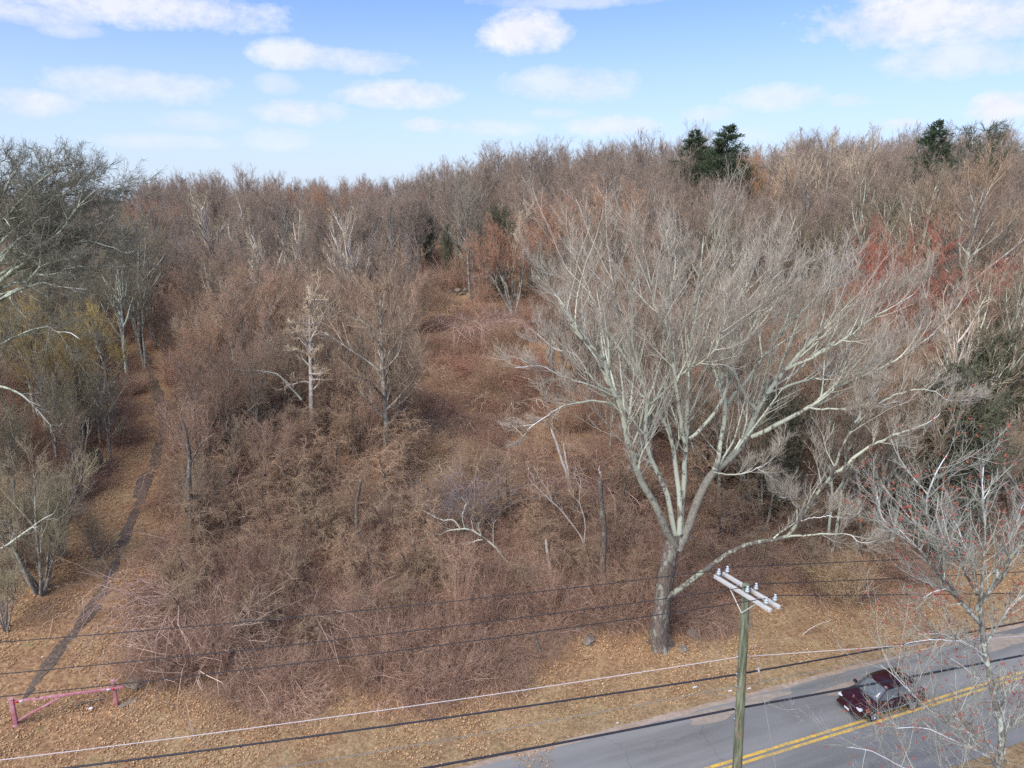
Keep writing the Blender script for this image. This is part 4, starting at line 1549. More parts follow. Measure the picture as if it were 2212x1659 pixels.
M_MAPLE = bark_mat('mottled_maple_bark', (.25, .235, .20), (.13, .12, .10), (.50, .55, .46), .42, bumpy=0)
build_road_maple()
PLACED.append((16.5, 20.3, 3))


# ------------------------------------------------------------------ undergrowth
def shrub(key, u, v, w, h, name, label, col, rz=0.0, group=None):
    p = on_ground(u, v)
    o = link(name, SHRUB[key], None, (p[0], p[1], p[2] - .05), rz, (w * 1.1, w * 1.1, h * 1.15))
    o.color = (*col, 1)
    return tag(o, label, 'shrub', group)


VB = (.33, .225, .18)
for a in [
    ('drape', 1020, 712, 2.1, 1.5, 'vine_mound', 'pale domed vine mound in the upper clearing just below the stone wall', (.42, .29, .235)),
    ('drape', 1052, 706, 1.6, 1.3, 'vine_mound', 'second pale vine mound touching the first below the stone wall', (.40, .28, .23)),
    ('drape', 1122, 705, 1.7, 1.5, 'vine_covered_stump', 'dark vine covered stump at the right of the upper clearing', (.20, .14, .125)),
    ('drape', 998, 612, 1.8, 1.7, 'vine_mound', 'pinkish vine mound above the stone wall at the clearing head', (.40, .28, .24)),
    ('drape', 1305, 1075, 1.5, 2.0, 'vine_mound', 'umbrella shaped vine mound left of the giant maple limbs', (.42, .27, .22)),
    ('drape', 1182, 1060, 1.6, 2.3, 'vine_mound', 'tall dark vine mound wrapped round the pale broken snag', (.24, .15, .12)),
    ('bramble', 1085, 800, 2.2, 1.2, 'red_bramble', 'dark red bramble patch in the upper clearing', (.32, .13, .105)),
    ('bramble', 1060, 815, 1.7, 1.0, 'red_bramble', 'smaller red bramble patch left of the dark red one', (.32, .15, .115)),
    ('thicket', 1005, 1150, 1.2, .9, 'purple_grey_shrub', 'bluish grey fine twigged shrub behind the fallen pale limb', (.24, .205, .19)),
    ('thicket', 960, 1165, 1.0, .8, 'purple_grey_shrub', 'smaller bluish grey shrub at the tip of the fallen pale limb', (.24, .205, .19)),
    ('low', 985, 985, 1.6, 1.6, 'straw_grass_clump', 'straw coloured dead grass clump in the middle of the clearing', (.50, .40, .26)),
    ('low', 1010, 1010, 1.6, 1.5, 'straw_grass_clump', 'straw coloured dead grass clump below the middle one', (.50, .40, .26)),
    ('low', 955, 1010, 1.3, 1.5, 'straw_grass_clump', 'small straw coloured grass clump left of the middle one', (.48, .38, .26)),
    ('low', 1110, 850, 2.0, 1.6, 'straw_grass_clump', 'pale straw bramble at the right of the upper clearing', (.48, .36, .26)),
    ('low', 1040, 895, 2.0, 1.5, 'straw_grass_clump', 'wide pale straw bramble across the clearing', (.47, .35, .25)),
    ('brush', 1820, 1310, .8, .9, 'dead_weed_clump', 'straw coloured weed clump under the low limb right of the pole', (.50, .36, .20)),
    ('brush', 1780, 1285, .7, .8, 'dead_weed_clump', 'smaller straw weed clump right of the pole top', (.50, .36, .20)),
    ('drape', 560, 1020, 1.8, 1.6, 'vine_mound', 'pale pink vine mound sprawling in the middle of the left thicket', (.45, .29, .235)),
    ('drape', 610, 1050, 1.8, 1.3, 'vine_mound', 'low pale vine mound right of the sprawling pink one', (.44, .29, .235)),
    ('drape', 690, 1320, 1.5, 1.2, 'vine_mound', 'rounded grey pink vine mound above the power lines', (.39, .275, .225)),
    ('drape', 430, 1290, 1.7, 1.4, 'vine_mound', 'rounded vine mound right of the foot path behind the boulder', (.38, .26, .21)),
    ('bramble', 440, 1400, 1.6, 1.9, 'bramble_bush', 'open bramble bush with pale arching canes right of the boulder', (.42, .30, .22)),
]:
    shrub(*a, rz=random.random() * 6)

SK = ['bramble', 'tangle', 'brush', 'thicket', 'drape', 'low', 'whips', 'whips2']


def brush_zone(x, y):
    """0 none, 1 open bramble field of the clearing, 2 dense roadside thicket, 3 thicket under the saplings, 4 thin brush"""
    g_ = float(ground(x, y))
    u, v = project(x, y, g_)
    if u < -60 or u > 2270 or v > 1720 or y > 112:
        return 0
    d = y - edge_y(x)
    if d < (4.4 if u < 1250 else 5.6) + 1.6 * math.sin(x * .5) + .8 * math.sin(x * 1.3) + (.3 if u > 1480 else 0):
        return 0
    pu = np.interp(v, [750, 860, 960, 1080, 1200, 1400, 1600], [312, 345, 350, 300, 262, 160, 70])
    wl = np.interp(v, [740, 860, 1000, 1200, 1400], [12, 36, 75, 160, 300])
    wr = np.interp(v, [740, 860, 1000, 1200, 1400], [16, 42, 62, 75, 140])
    if v > 740 and pu - wl < u < pu + wr:
        return 0
    if u < pu and v > 960:
        return 4
    if 590 < v < 1120 and abs(u - 1045 - (v - 900) * .05) < np.interp(v, [590, 700, 900, 1120], [150, 170, 190, 260]):
        return 1
    if v > 1050:
        return 2
    return 3


rng = np.random.default_rng(99)
SETS = {'thicket': [[], [], [], []], 'clearing': [[], [], [], []]}


def put(which, x, y, k, sx, sz):
    S_ = SETS[which]
    S_[0].append((x, y, float(ground(x, y)) - .04))
    S_[1].append(rng.random() * 6.28)
    S_[2].append((sx * rng.uniform(.85, 1.15), sx * rng.uniform(.85, 1.15), sz))
    S_[3].append(k)


yy = 31.0
while yy < 112:
    stp = 2.35 + (yy - 31) * .014
    hw = .74 * yy + 3
    for xx in np.arange(-hw, hw, stp):
        cx, cy = xx + rng.uniform(-.5, .5) * stp, yy + rng.uniform(-.5, .5) * stp
        z = brush_zone(cx, cy)
        if z == 0 or rng.random() < (.0, .22, .14, .06, .55)[z]:
            continue
        Rm = rng.uniform(.9, 1.9)
        hm = rng.choice([.5, .75, 1.0, 1.3], p=[.25, .35, .28, .12])
        if z == 1:
            hm *= 1.25
            kk = rng.choice([0, 4, 5, 1], p=[.3, .40, .15, .15])
        elif z == 3:
            hm *= 1.15
            kk = rng.choice([1, 2, 3, 4])
        else:
            hm *= 1.25 if cx < 9 else .95
            kk = rng.choice([0, 1, 2, 4], p=[.3, .3, .15, .25])
        for _ in range(int(5 + Rm * 3.2)):
            a_, r_ = rng.random() * 6.28, Rm * math.sqrt(rng.random())
            x, y = cx + r_ * math.cos(a_), cy + r_ * math.sin(a_)
            if brush_zone(x, y) == 0:
                continue
            f = 1 - .55 * (r_ / Rm) ** 2
            k = kk if rng.random() < .7 else rng.choice([0, 1, 2, 4])
            put('clearing' if z == 1 else 'thicket', x, y, k, rng.uniform(.45, .75), hm * f * rng.uniform(.7, 1.0))
        if rng.random() < (0, .08, .22, .14, .1)[z]:
            put('thicket', cx, cy, rng.choice([6, 7]), rng.uniform(.7, 1.1), rng.uniform(.6, 1.0))
    yy += stp
yy = 31.0
while yy < 112:
    stp = 1.5 + (yy - 31) * .012
    for xx in np.arange(-.74 * yy - 3, .74 * yy + 3, stp):
        x, y = xx + rng.uniform(-.5, .5) * stp, yy + rng.uniform(-.5, .5) * stp
        z = brush_zone(x, y)
        if z and rng.random() < (0, .45, .5, .7, .45)[z]:
            put('clearing' if z == 1 else 'thicket', x, y, rng.choice([5, 0, 2]), rng.uniform(.5, .9), rng.uniform(.3, .6))
    yy += stp
stuff_mesh = [recolour(SHRUB[k], M_STUFF) for k in SK]
clear_mesh = [recolour(SHRUB[k], M_CLEAR) for k in SK]
for nm, which, ms, lab in (('bramble_thicket', 'thicket', stuff_mesh, 'tangled brown brambles and vines covering the slope'), ('clearing_brambles', 'clearing', clear_mesh, 'low russet brambles and dead grass filling the open clearing')):
    p_, rz_, sc_, ix_ = SETS[which]
    print(nm, len(p_))
    tag(scatter(nm, [ms], p_, rz_, sc_, ix_), lab, 'undergrowth', kind='stuff')


# thin vine hung stems standing in the thicket
def gen_vined(key, seed):
    rng = np.random.default_rng(seed)
    tb, cb = MeshBuf(), MeshBuf()
    n = 3
    P0 = grow(np.column_stack([rng.normal(size=(n, 2)) * .25, np.full(n, -.2)]), np.column_stack([rng.normal(size=(n, 2)) * .16, np.ones(n)]), rng.uniform(3.2, 5.2, n), 10, .07, .02, rng)
    R0 = rng.uniform(.06, .11, n)[:, None] * np.linspace(1.1, .35, 10)[None]
    tubes(tb, P0, R0, 6, None, np.full(n, .1))
    P1, R1 = children(P0, R0, 17, rng, .25, 1, 1.0, .3, .40, .30, 9, .12, -.13, .3, .3, .5, rmax=.018, curl=.05)
    tubes(cb, P1, np.maximum(R1, .009), 4, rng)
    P2, R2 = children(P1, R1, 12, rng, .1, 1, .8, .3, .45, .6, 6, .14, -.12, .4, .3, .4, rmax=.011, curl=.06)
    tubes(cb, P2, np.maximum(R2, .007), 3, rng)
    P3, R3 = children(P2, R2, 7, rng, .1, 1, .8, .3, .5, .6, 3, .14, -.06, .4, .3, .2, rmax=.008)
    tubes(cb, P3, np.maximum(R3, .005), 3, rng)
    LIB[key] = dict(h=4.6, trunk=tb.mesh(key + '_trunk', M_TRUNK), crown=cb.mesh(key + '_crown', M_WOOD))


for k in range(3):
    gen_vined(f'vined_{k}', 90 + k)
VINED = [(425, 1000, 4.2), (440, 1060, 3.4), (500, 985, 4.4), (535, 1000, 4.8), (590, 960, 4.6), (470, 1150, 3.0), (560, 1140, 3.2), (620, 1110, 3.6), (700, 1060, 3.8), (745, 1180, 3.0), (830, 1110, 3.6),
         (880, 1040, 4.2), (900, 1180, 3.0), (690, 1200, 2.8), (530, 1250, 2.8), (640, 1290, 2.6), (800, 1290, 2.6), (950, 1260, 2.4), (1090, 1120, 3.4), (1160, 1170, 3.0), (1240, 1150, 3.6),
         (1280, 1260, 2.6), (1330, 1210, 3.2), (1350, 1100, 3.6), (1560, 1180, 3.2), (1620, 1130, 3.6), (1700, 1120, 3.4), (1760, 1180, 3.0), (1830, 1130, 3.4), (1870, 1200, 2.8), (1590, 1050, 4.0), (1680, 1010, 4.0),
         (425, 1200, 3.6), (430, 1110, 3.4), (1010, 1190, 2.6), (1120, 1290, 2.2), (870, 1340, 2.2), (560, 1380, 2.2), (690, 1400, 2.0), (420, 1340, 2.6), (400, 1290, 2.4), (1330, 1330, 2.2)]
VINED = [(a, b, c * 1.18) for a, b, c in VINED] + [(455, 930, 4.6), (520, 905, 5.0), (610, 900, 4.8), (700, 940, 4.6), (760, 985, 4.2), (860, 960, 4.4), (640, 1010, 4.4), (560, 1060, 4.0), (480, 1080, 3.8),
         (780, 1120, 3.8), (850, 1180, 3.4), (930, 1120, 3.4), (600, 1190, 3.4), (500, 1200, 3.2), (660, 1130, 3.8), (740, 1250, 3.2), (900, 1270, 3.0), (460, 1270, 3.0), (600, 1330, 2.8), (1000, 1290, 2.6),
         (520, 1330, 2.6), (780, 1370, 2.4), (1180, 1230, 3.2), (1230, 1050, 4.0), (1420, 1130, 4.0), (1500, 1100, 4.2), (1530, 1240, 3.0), (1640, 1230, 3.0), (1740, 1260, 2.8), (1890, 1080, 4.0), (1380, 1290, 2.6)]
rv = random.Random(6)
for q, (u, v, h) in enumerate(VINED):
    p = on_ground(u, v)
    if y_ok := True:
        hor = 'left' if u < 600 else 'middle' if u < 1000 else 'centre right' if u < 1420 else 'right'
        ver = 'upper' if v < 1080 else 'mid height' if v < 1220 else 'lower'
        place_tree(f'vined_{q % 3}', p[0], p[1], h, 'vine_hung_sapling', f'{"tall" if h > 3.9 else "short" if h < 2.9 else "medium"} vine hung stems in the {ver} {hor} thicket', 'vine hung stems in the thicket',
                   col=rv.choice([(.27, .19, .15), (.31, .215, .165), (.23, .165, .13), (.25, .19, .15)]), rz=rv.random() * 6.28, wide=rv.uniform(.9, 1.3))


# fallen leaves and dry grass
def leaf_mat():
    m, nt, b = new_mat('fallen_leaves')
    g = G(nt)
    t = g.attr('tone')
    c = g.mix(g.ramp(t, .0, .6, False), (.30, .155, .075), (.56, .335, .17))
    c = g.mix(g.ramp(t, .7, 1.0, False), c, (.62, .45, .28))
    g.L.new(c, b.inputs['Base Color'])
    b.inputs['Roughness'].default_value = .85
    return m


def leaf_patch(name, seed, n, mat, w=1.3):
    rng = np.random.default_rng(seed)
    b = MeshBuf()
    c = np.column_stack([rng.uniform(-w, w, n) * .5 * 1.2, rng.uniform(-w, w, n) * .5 * 1.2, rng.uniform(.01, .05, n)])
    a = rng.random(n) * 6.28
    l = rng.uniform(.028, .058, n)
    e1 = np.stack([np.cos(a), np.sin(a), rng.normal(size=n) * .35], 1)
    e2 = np.stack([-np.sin(a), np.cos(a), rng.normal(size=n) * .35], 1)
    v = np.stack([c - e1 * l[:, None], c + e2 * l[:, None] * .7 + [0, 0, .012], c + e1 * l[:, None], c - e2 * l[:, None] * .7 + [0, 0, .012]], 1)
    f = np.arange(n)[:, None] * 4
    t = np.concatenate([f + [[0, 2, 1]], f + [[0, 3, 2]]])
    b.add(v.reshape(-1, 3), None, t, None, np.repeat(rng.random(n), 4))
    return b.mesh(name, mat, smooth=False)


def grass_patch(name, seed, n, mat, w=1.2):
    rng = np.random.default_rng(seed)
    b = MeshBuf()
    c = np.column_stack([rng.uniform(-w, w, n) * .6, rng.uniform(-w, w, n) * .6, np.full(n, -.01)])
    P = grow(c, np.column_stack([rng.normal(size=n) * .7, rng.normal(size=n) * .7, np.ones(n)]), rng.uniform(.04, .13, n), 3, .3, -.2, rng)
    tubes(b, P, np.array([.007, .006, .002])[None].repeat(n, 0), 3, rng)
    return b.mesh(name, mat)


def grass_mat():
    m, nt, b = new_mat('dry_grass_blades')
    g = G(nt)
    t = g.attr('tone')
    r_ = g.info('Random')
    c = g.mix(t, (.42, .29, .15), (.64, .48, .28))
    c = g.mix(g.math('MULTIPLY', g.ramp(r_, .65, 1, False), .45), c, (.26, .26, .09))
    g.L.new(c, b.inputs['Base Color'])
    b.inputs['Roughness'].default_value = .9
    return m


LM, GM = leaf_mat(), grass_mat()
leafs = [leaf_patch(f'leaf_patch_{k}', 200 + k, 150, LM) for k in range(5)]
grs = [grass_patch(f'grass_patch_{k}', 300 + k, 260, GM) for k in range(4)]


def normal_tilt(x, y):
    e = .8
    gx = float(ground(x + e, y) - ground(x - e, y)) / (2 * e)
    gy = float(ground(x, y + e) - ground(x, y - e)) / (2 * e)
    return (math.atan(gy), -math.atan(gx))


rng = np.random.default_rng(123)
A = [[], [], [], []]
B = [[], [], [], []]
for xx in np.arange(-45, 36, 1.25):
    for y0 in np.arange(17, 52, 1.25):
        x, y = xx + rng.uniform(-.5, .5), y0 + rng.uniform(-.5, .5)
        d = y - edge_y(x)
        if d < -.1 or (d < .9 and rng.random() < .75) or np.min(np.hypot(PATH[:, 0] - x, PATH[:, 1] - y)) < .85:
            continue
        g_ = float(ground(x, y))
        u, v = project(x, y, g_)
        if not (-60 < u < 2270 and v < 1720):
            continue
        pl = float(np.clip(.35 + d * .09 + .35 * math.sin(x * .45 + y * .3), .15, 1))
        if rng.random() < pl:
            A[0].append((x, y, g_ + (.012 if d > 1.5 else .022))); A[1].append(rng.uniform(.9, 1.15)); A[2].append(rng.integers(5)); A[3].append(normal_tilt(x, y))
        if rng.random() < np.clip(1.05 - d * .09 + .4 * math.sin(x * .7 - y * .5), .05, 1):
            B[0].append((x, y, g_)); B[1].append(rng.uniform(.8, 1.3)); B[2].append(rng.integers(4)); B[3].append(normal_tilt(x, y))
o = scatter('leaf_litter', [leafs], A[0], 0, A[1], A[2], tilt=np.array(A[3]))
tag(o, 'orange brown fallen leaves strewn over the verge and slope', 'leaves', kind='stuff')
o = scatter('dry_grass', [grs], B[0], 0, B[1], B[2], tilt=np.array(B[3]))
tag(o, 'short straw coloured grass on the verge beside the road', 'grass', kind='stuff')

# ------------------------------------------------------------------ dead wood, stones
def z3(x, y):
    return (1000 + .4521 * x) / 1.38879, (1250 + .4521 * y) / 1.38879


def dead_piece(name, label, cat, pieces, mat, conv=z3, Y=None, col=(.5, .43, .36), twigs=0, seed=1, dY=0.0, S=7):
    """pieces: (pixels, r0, r1[, Y]); the first one's first point stands on the ground"""
    rng = np.random.default_rng(seed)
    u, v = conv(*pieces[0][0][0])
    g0 = on_ground(u, v)
    Y = Y or g0[1]
    base = at(u, v, Y)
    base[2] = min(base[2], float(ground(base[0], Y)))
    root = thing(name, label, cat, tuple(base))
    first = True
    lines, rads = [], []
    for px, r0, r1 in pieces:
        P, r_ = world_limb(px, Y, Y + dY, r0, r1, 16, conv, rng, .03)
        b = MeshBuf()
        tubes(b, (P - base)[None], r_[None], S, None, np.array([.4]), True)
        o = link('trunk' if first else 'branch', b.mesh(name + '_wood', mat), root)
        o.color = (*col, 1)
        first = False
        lines.append(P - base)
        rads.append(r_)
    if twigs:
        b = MeshBuf()
        P1, R1 = children(np.array(lines), np.array(rads), twigs, rng, .35, 1, .7, .2, .22, .5, 6, .12, .06, .3, .3, .4, rmax=.02)
        tubes(b, P1, np.maximum(R1, .008), 3, rng)
        P2, R2 = children(P1, R1, 4, rng, .2, 1, .7, .2, .5, .6, 4, .12, .06, .4, .3, .2, rmax=.01)
        tubes(b, P2, np.maximum(R2, .006), 3, rng)
        o = link('twigs', b.mesh(name + '_twigs', mat), root)
        o.color = (*col, 1)
    return root


dead_piece('fallen_limb', 'arched pale lichen covered fallen limb lying over the brambles', 'branch', [
    ([(1310, 1005), (1200, 990), (1130, 940), (1080, 870), (1020, 820), (960, 780), (900, 745), (830, 745), (760, 755), (680, 800)], .085, .025),
    ([(840, 740), (800, 690), (730, 685), (640, 650), (590, 620)], .045, .012),
    ([(990, 818), (930, 830), (880, 850)], .05, .02),
    ([(870, 742), (865, 640), (885, 560)], .03, .01),
    ([(860, 915), (780, 870), (710, 845), (640, 770), (560, 740)], .03, .01)], M_PALE, col=(.5, .5, .42), twigs=5, seed=3, S=6)
dead_piece('broken_snag', 'tall pale broken snag with a split second stem left of the giant maple', 'snag', [
    ([(1600, 690), (1590, 560), (1560, 420), (1520, 300), (1480, 180), (1440, 70)], .13, .07),
    ([(1560, 440), (1555, 400), (1540, 290), (1525, 170)], .08, .05)], M_DEAD, seed=4)
dead_piece('broken_snag', 'dark ivy wrapped snag with a pale splintered top', 'snag', [
    ([(1770, 1180), (1785, 1000), (1795, 820), (1785, 640), (1770, 500), (1780, 372)], .19, .13)], M_TRUNK, seed=5)
dead_piece('splintered_wood', 'pale splinter standing on top of the dark snag', 'splinter', [
    ([(1775, 385), (1765, 360), (1770, 325)], .06, .02)], M_DEAD, seed=6, Y=36.3)
dead_piece('short_snag', 'short pale barkless snag above the power lines', 'snag', [
    ([(1440, 1090), (1440, 1010), (1420, 900), (1408, 808)], .11, .08)], M_DEAD, seed=7)
dead_piece('dead_sapling', 'thin pale forked dead sapling leaning left beside the dark snag', 'sapling', [
    ([(1670, 930), (1662, 830), (1580, 710), (1500, 610), (1420, 540), (1350, 470), (1290, 400)], .06, .012),
    ([(1668, 850), (1660, 660), (1630, 560), (1640, 440), (1600, 310)], .04, .01),
    ([(1460, 580), (1420, 480), (1380, 430), (1340, 340)], .025, .008)], M_DEAD, col=(.5, .42, .34), twigs=5, seed=8)
for k, (px, r_, lab) in enumerate([
    ([(1400, 558), (1200, 550), (960, 540)], .13, 'long fallen log lying across the brambles below the clearing'),
    ([(1320, 692), (1240, 668), (1150, 650)], .12, 'short pale fallen log beside the longest one'),
    ([(1600, 748), (1330, 712), (1050, 715)], .13, 'fallen log in front of the dead sapling'),
]):
    dead_piece('fallen_log', lab, 'log', [(px, r_, r_ * .6)], M_DEAD if k == 1 else M_WOOD, seed=20 + k)
nat = lambda x, y: (x / 1.38879, y / 1.38879)
dead_piece('fallen_log', 'pale fallen pole lying in the brambles right of the foot path', 'log', [([(602, 1674), (670, 1671), (741, 1661)], .08, .05)], M_DEAD, nat, seed=30)
dead_piece('cut_stump', 'tall pale cut trunk behind the low limb of the giant maple', 'stump', [([(2408, 1530), (2412, 1470), (2422, 1420)], .16, .14)], M_DEAD, nat, seed=31)
dead_piece('vine_covered_snag', 'upright vine covered trunk between the foot path and the brambles', 'trunk', [([(575, 1660), (572, 1590), (568, 1443), (561, 1316), (540, 1240)], .17, .08), ([(566, 1400), (600, 1340), (640, 1300)], .06, .02)], M_TRUNK, nat, twigs=4, col=(.34, .26, .2), seed=32)
dead_piece('vine_covered_snag', 'dark upright trunk rising from the brambles in the picture middle', 'trunk', [([(1075, 1660), (1072, 1590), (1070, 1505), (1085, 1430)], .14, .08)], M_TRUNK, nat, twigs=4, col=(.34, .26, .2), seed=33)
dead_piece('leaning_stem', 'small dark leaning stump at the edge of the leaf covered verge', 'stump', [([(1632, 1975), (1612, 1935), (1600, 1900)], .10, .05)], M_TRUNK, nat, seed=34)
dead_piece('drooping_branch', 'long pale curved stem arching over the left thicket', 'branch', [([(905, 1200), (860, 1150), (830, 1120), (790, 1112), (700, 1108), (665, 1098)], .07, .02)], M_PALE, nat, Y=51, twigs=6, col=(.42, .38, .32), seed=35)
dead_piece('fallen_branch', 'bare fallen branch on the verge right of the utility pole', 'branch', [([(2408, 1905), (2440, 1880), (2500, 1858)], .035, .012)], M_DEAD, nat, seed=36)
for k, (px, lab) in enumerate([([(170, 1535), (100, 1580), (0, 1645), (-60, 1660)], 'pale lichen covered limb reaching in from the left edge above the gate'),
                               ([(165, 1290), (120, 1240), (60, 1180), (10, 1160), (-60, 1165)], 'crooked white limb reaching in at the left edge below the yellow tree')]):
    dead_piece('bare_branch', lab, 'branch', [(px[::-1], .07, .02)], M_PALE, nat, Y=33 + 4 * k, twigs=8, col=(.42, .40, .33), seed=40 + k)


def stone_mesh(seed, mat, sub=2):
    rng = np.random.default_rng(seed)
    bm = bmesh.new()
    bmesh.ops.create_icosphere(bm, subdivisions=sub, radius=.5)
    ax = unit(rng.normal(size=(9, 3)))
    of = rng.uniform(.26, .44, 9)
    for v_ in bm.verts:
        c = np.array(v_.co)
        for a_, o_ in zip(ax, of):
            d_ = c @ a_
            if d_ > o_:
                c = c - a_ * (d_ - o_) * .85
        v_.co = c + rng.normal(size=3) * .022
    me = bpy.data.meshes.new(f'stone_{seed}')
    bm.to_mesh(me)
    bm.free()
    me.materials.append(mat)
    return me


def stone_mat():
    m, nt, b = new_mat('mossy_granite')
    g = G(nt)
    p = g.coords('Object')
    c = g.mix(g.ramp(g.noise(p, 3, 5, .7), .35, .7), (.17, .14, .11), (.38, .33, .27))
    c = g.mix(g.ramp(g.noise(p, 2.1, 4, .7), .55, .68), c, (.20, .14, .09))
    g.L.new(c, b.inputs['Base Color'])
    b.inputs['Roughness'].default_value = .95
    g.bump(g.noise(p, 9, 4, .7), .6, .03, b)
    return m


SM = stone_mat()
STONES = [stone_mesh(400 + k, SM) for k in range(5)]
for k, (u, v, s_, lab) in enumerate([
    (298, 1480, (1.1, .8, .75), 'large grey boulder at the edge of the brambles right of the barrier gate'),
    (284, 1478, (.7, .6, .55), 'smaller brown boulder leaning on the large one by the gate'),
    (1272, 1385, (1.0, .7, .45), 'flat grey boulder left of the giant maple trunk'),
    (1497, 1372, (1.1, .7, .55), 'pale boulder right of the giant maple trunk'),
    (1478, 1402, (.9, .6, .35), 'low flat stone between the giant maple and the pole'),
    (1252, 1360, (.8, .6, .5), 'small stone behind the flat boulder'),
    (1400, 1330, (.7, .6, .5), 'mossy stone behind the giant maple trunk'),
]):
    p = on_ground(u, v)
    o = link('boulder', STONES[k % 5], None, (p[0], p[1], p[2] + s_[2] * .10), random.random() * 3, s_)
    tag(o, lab, 'boulder')


def stone_wall(ua, va, ub, vb, n, label, cat='stone wall'):
    a, b = on_ground(ua, va), on_ground(ub, vb)
    r_ = np.random.default_rng(int(ua))
    root = thing('stone_wall', label, cat, tuple(a))
    for k in range(n):
        t = (k + r_.uniform(-.2, .2)) / n
        x, y = a[0] * (1 - t) + b[0] * t, a[1] * (1 - t) + b[1] * t + r_.normal() * .15
        s_ = r_.uniform(.45, 1.0)
        lv = 0 if k % 3 else .38
        o = link('stone', STONES[r_.integers(5)], root, (x - a[0], y - a[1], float(ground(x, y)) - a[2] + lv + .15), r_.random() * 6, (s_ * 1.2, s_ * .8, s_ * .7))


stone_wall(952, 636, 1040, 645, 14, 'tumbled dark stone wall at the head of the clearing, left stretch')
stone_wall(1058, 647, 1135, 652, 13, 'tumbled dark stone wall at the head of the clearing, right stretch')

# ------------------------------------------------------------------ barrier gate
def gate_mat():
    m, nt, b = new_mat('faded_red_paint')
    g = G(nt)
    p = g.coords('Object')
    c = g.mix(g.ramp(g.noise(p, 2.5, 4, .6), .35, .7), (.47, .16, .185), (.62, .34, .37))
    c = g.mix(g.ramp(g.noise(p, 9, 3, .7), .58, .66), c, (.30, .17, .11))
    g.L.new(c, b.inputs['Base Color'])
    b.inputs['Roughness'].default_value = .55
    return m


def build_gate():
    gm = gate_mat()
    white = plain('white_reflector', (.75, .75, .74), .4)
    red = plain('red_reflector', (.75, .03, .02), .4)
    rust = plain('rusty_steel', (.32, .16, .08), .8)
    a = on_ground(35, 1567)
    b = on_ground(251, 1532)
    ang = math.atan2(b[1] - a[1], b[0] - a[0])
    Lg = math.hypot(b[0] - a[0], b[1] - a[1])
    dz = b[2] - a[2]
    root = thing('barrier_gate', 'faded pink red steel barrier gate across the foot path', 'gate', tuple(a), ang)

    def beam(name, p, q, w, h_, mat, bev=.008, parent=root):
        p, q = np.array(p, float), np.array(q, float)
        d = q - p
        L_ = np.linalg.norm(d)
        x = d / L_
        yv = np.array([0, 1.0, 0])
        zv = np.cross(x, yv)
        zv /= np.linalg.norm(zv)
        yv = np.cross(zv, x)
        bb = MeshBuf()
        box_buf(bb, (p + q) / 2, (L_, w, h_), np.stack([x, yv, zv], 1), bev)
        return link(name, bb.mesh('gate_' + name, mat, smooth=False), parent)
    # posts
    beam('hinge_post', (0, 0, -.3), (0, 0, 1.30), .16, .16, gm)
    beam('post_cap', (0, 0, 1.304), (0, 0, 1.335), .20, .20, gm)
    bb = MeshBuf()
    line = [(0, 0, -.05), (0, 0, .10)]
    tubes(bb, np.array(line, float)[None], np.array([[.15, .13]]), 14, None, np.array([.5]), False)
    link('base_collar', bb.mesh('gate_collar', gm), root)
    z0 = 1.16
    z1_ = 1.03 + dz
    yo = .0
    boom = beam('boom', (.10, yo, z0), (Lg + .42, yo, z1_ + .02), .09, .10, gm)
    beam('brace', (.09, yo, .20), (Lg * .47, yo, z0 * .53 + z1_ * .47 - .07), .075, .075, gm)
    beam('latch_post', (Lg, .17, dz - .3), (Lg, .17, dz + 1.0), .13, .13, gm)
    beam('latch_post_head', (Lg, .17, dz + 1.005), (Lg - .02, .17, dz + 1.34), .10, .10, gm)
    beam('latch_cap', (Lg - .02, .17, dz + 1.345), (Lg - .02, .17, dz + 1.375), .17, .17, gm)
    beam('latch_hook', (Lg - .08, .04, dz + 1.14), (Lg + .10, .04, dz + 1.20), .05, .05, rust)

    def on_boom(t0, t1, mat, name):
        p = np.array((.10, yo, z0)) * (1 - t0) + np.array((Lg + .42, yo, z1_ + .02)) * t0
        q = np.array((.10, yo, z0)) * (1 - t1) + np.array((Lg + .42, yo, z1_ + .02)) * t1
        p[1] -= .053
        q[1] -= .053
        beam(name, p, q, .006, .075, mat, 0)
    on_boom(.003, .04, red, 'red_reflector')
    on_boom(.045, .085, white, 'white_reflector')
    on_boom(.845, .885, white, 'white_reflector')
    on_boom(.888, .915, red, 'red_reflector')
    beam('splice_plate', (Lg * .225, yo, z0 + .055), (Lg * .265, yo, z0 + .05), .13, .03, rust)


build_gate()
nat_p = on_ground(190, 1534)
o = link('plastic_cup', None)
bpy.data.objects.remove(o)
for (pa, pb, r_, lab) in [((235, 1513 + 0), (330, 1498), .03, 'thin dead branch lying under the boom of the barrier gate')]:
    pass
p1, p2 = on_ground(166, 1556 - 30), on_ground(235, 1513)
b_ = line_tube(smooth_path([p1 + [0, 0, .05], (p1 + p2) / 2 + [0, .1, .06], p2 + [0, 0, .05]], 8) - p1, np.linspace(.045, .02, 8), 6)
o = link('fallen_stick', b_.mesh('fallen_stick', M_WOOD), None, tuple(p1))
o.color = (.28, .23, .19, 1)
tag(o, 'dark stick lying on the grass under the boom of the gate', 'stick')
p3, p4 = on_ground(262, 1533), on_ground(292, 1512)
bb = MeshBuf()
d_ = (p4 - p3)
box_buf(bb, (0, 0, 0), (float(np.linalg.norm(d_[:2])) + .1, .26, .05), None, .01)
o = link('weathered_plank', bb.mesh('weathered_plank', plain('old_board', (.24, .20, .15), .9, var=.3)), None, tuple((p3 + p4) / 2 + [0, 0, .05]), math.atan2(d_[1], d_[0]))
tag(o, 'weathered grey brown plank on the ground at the foot of the latch post', 'plank')
pw = on_ground(192, 1534)
bb = MeshBuf()
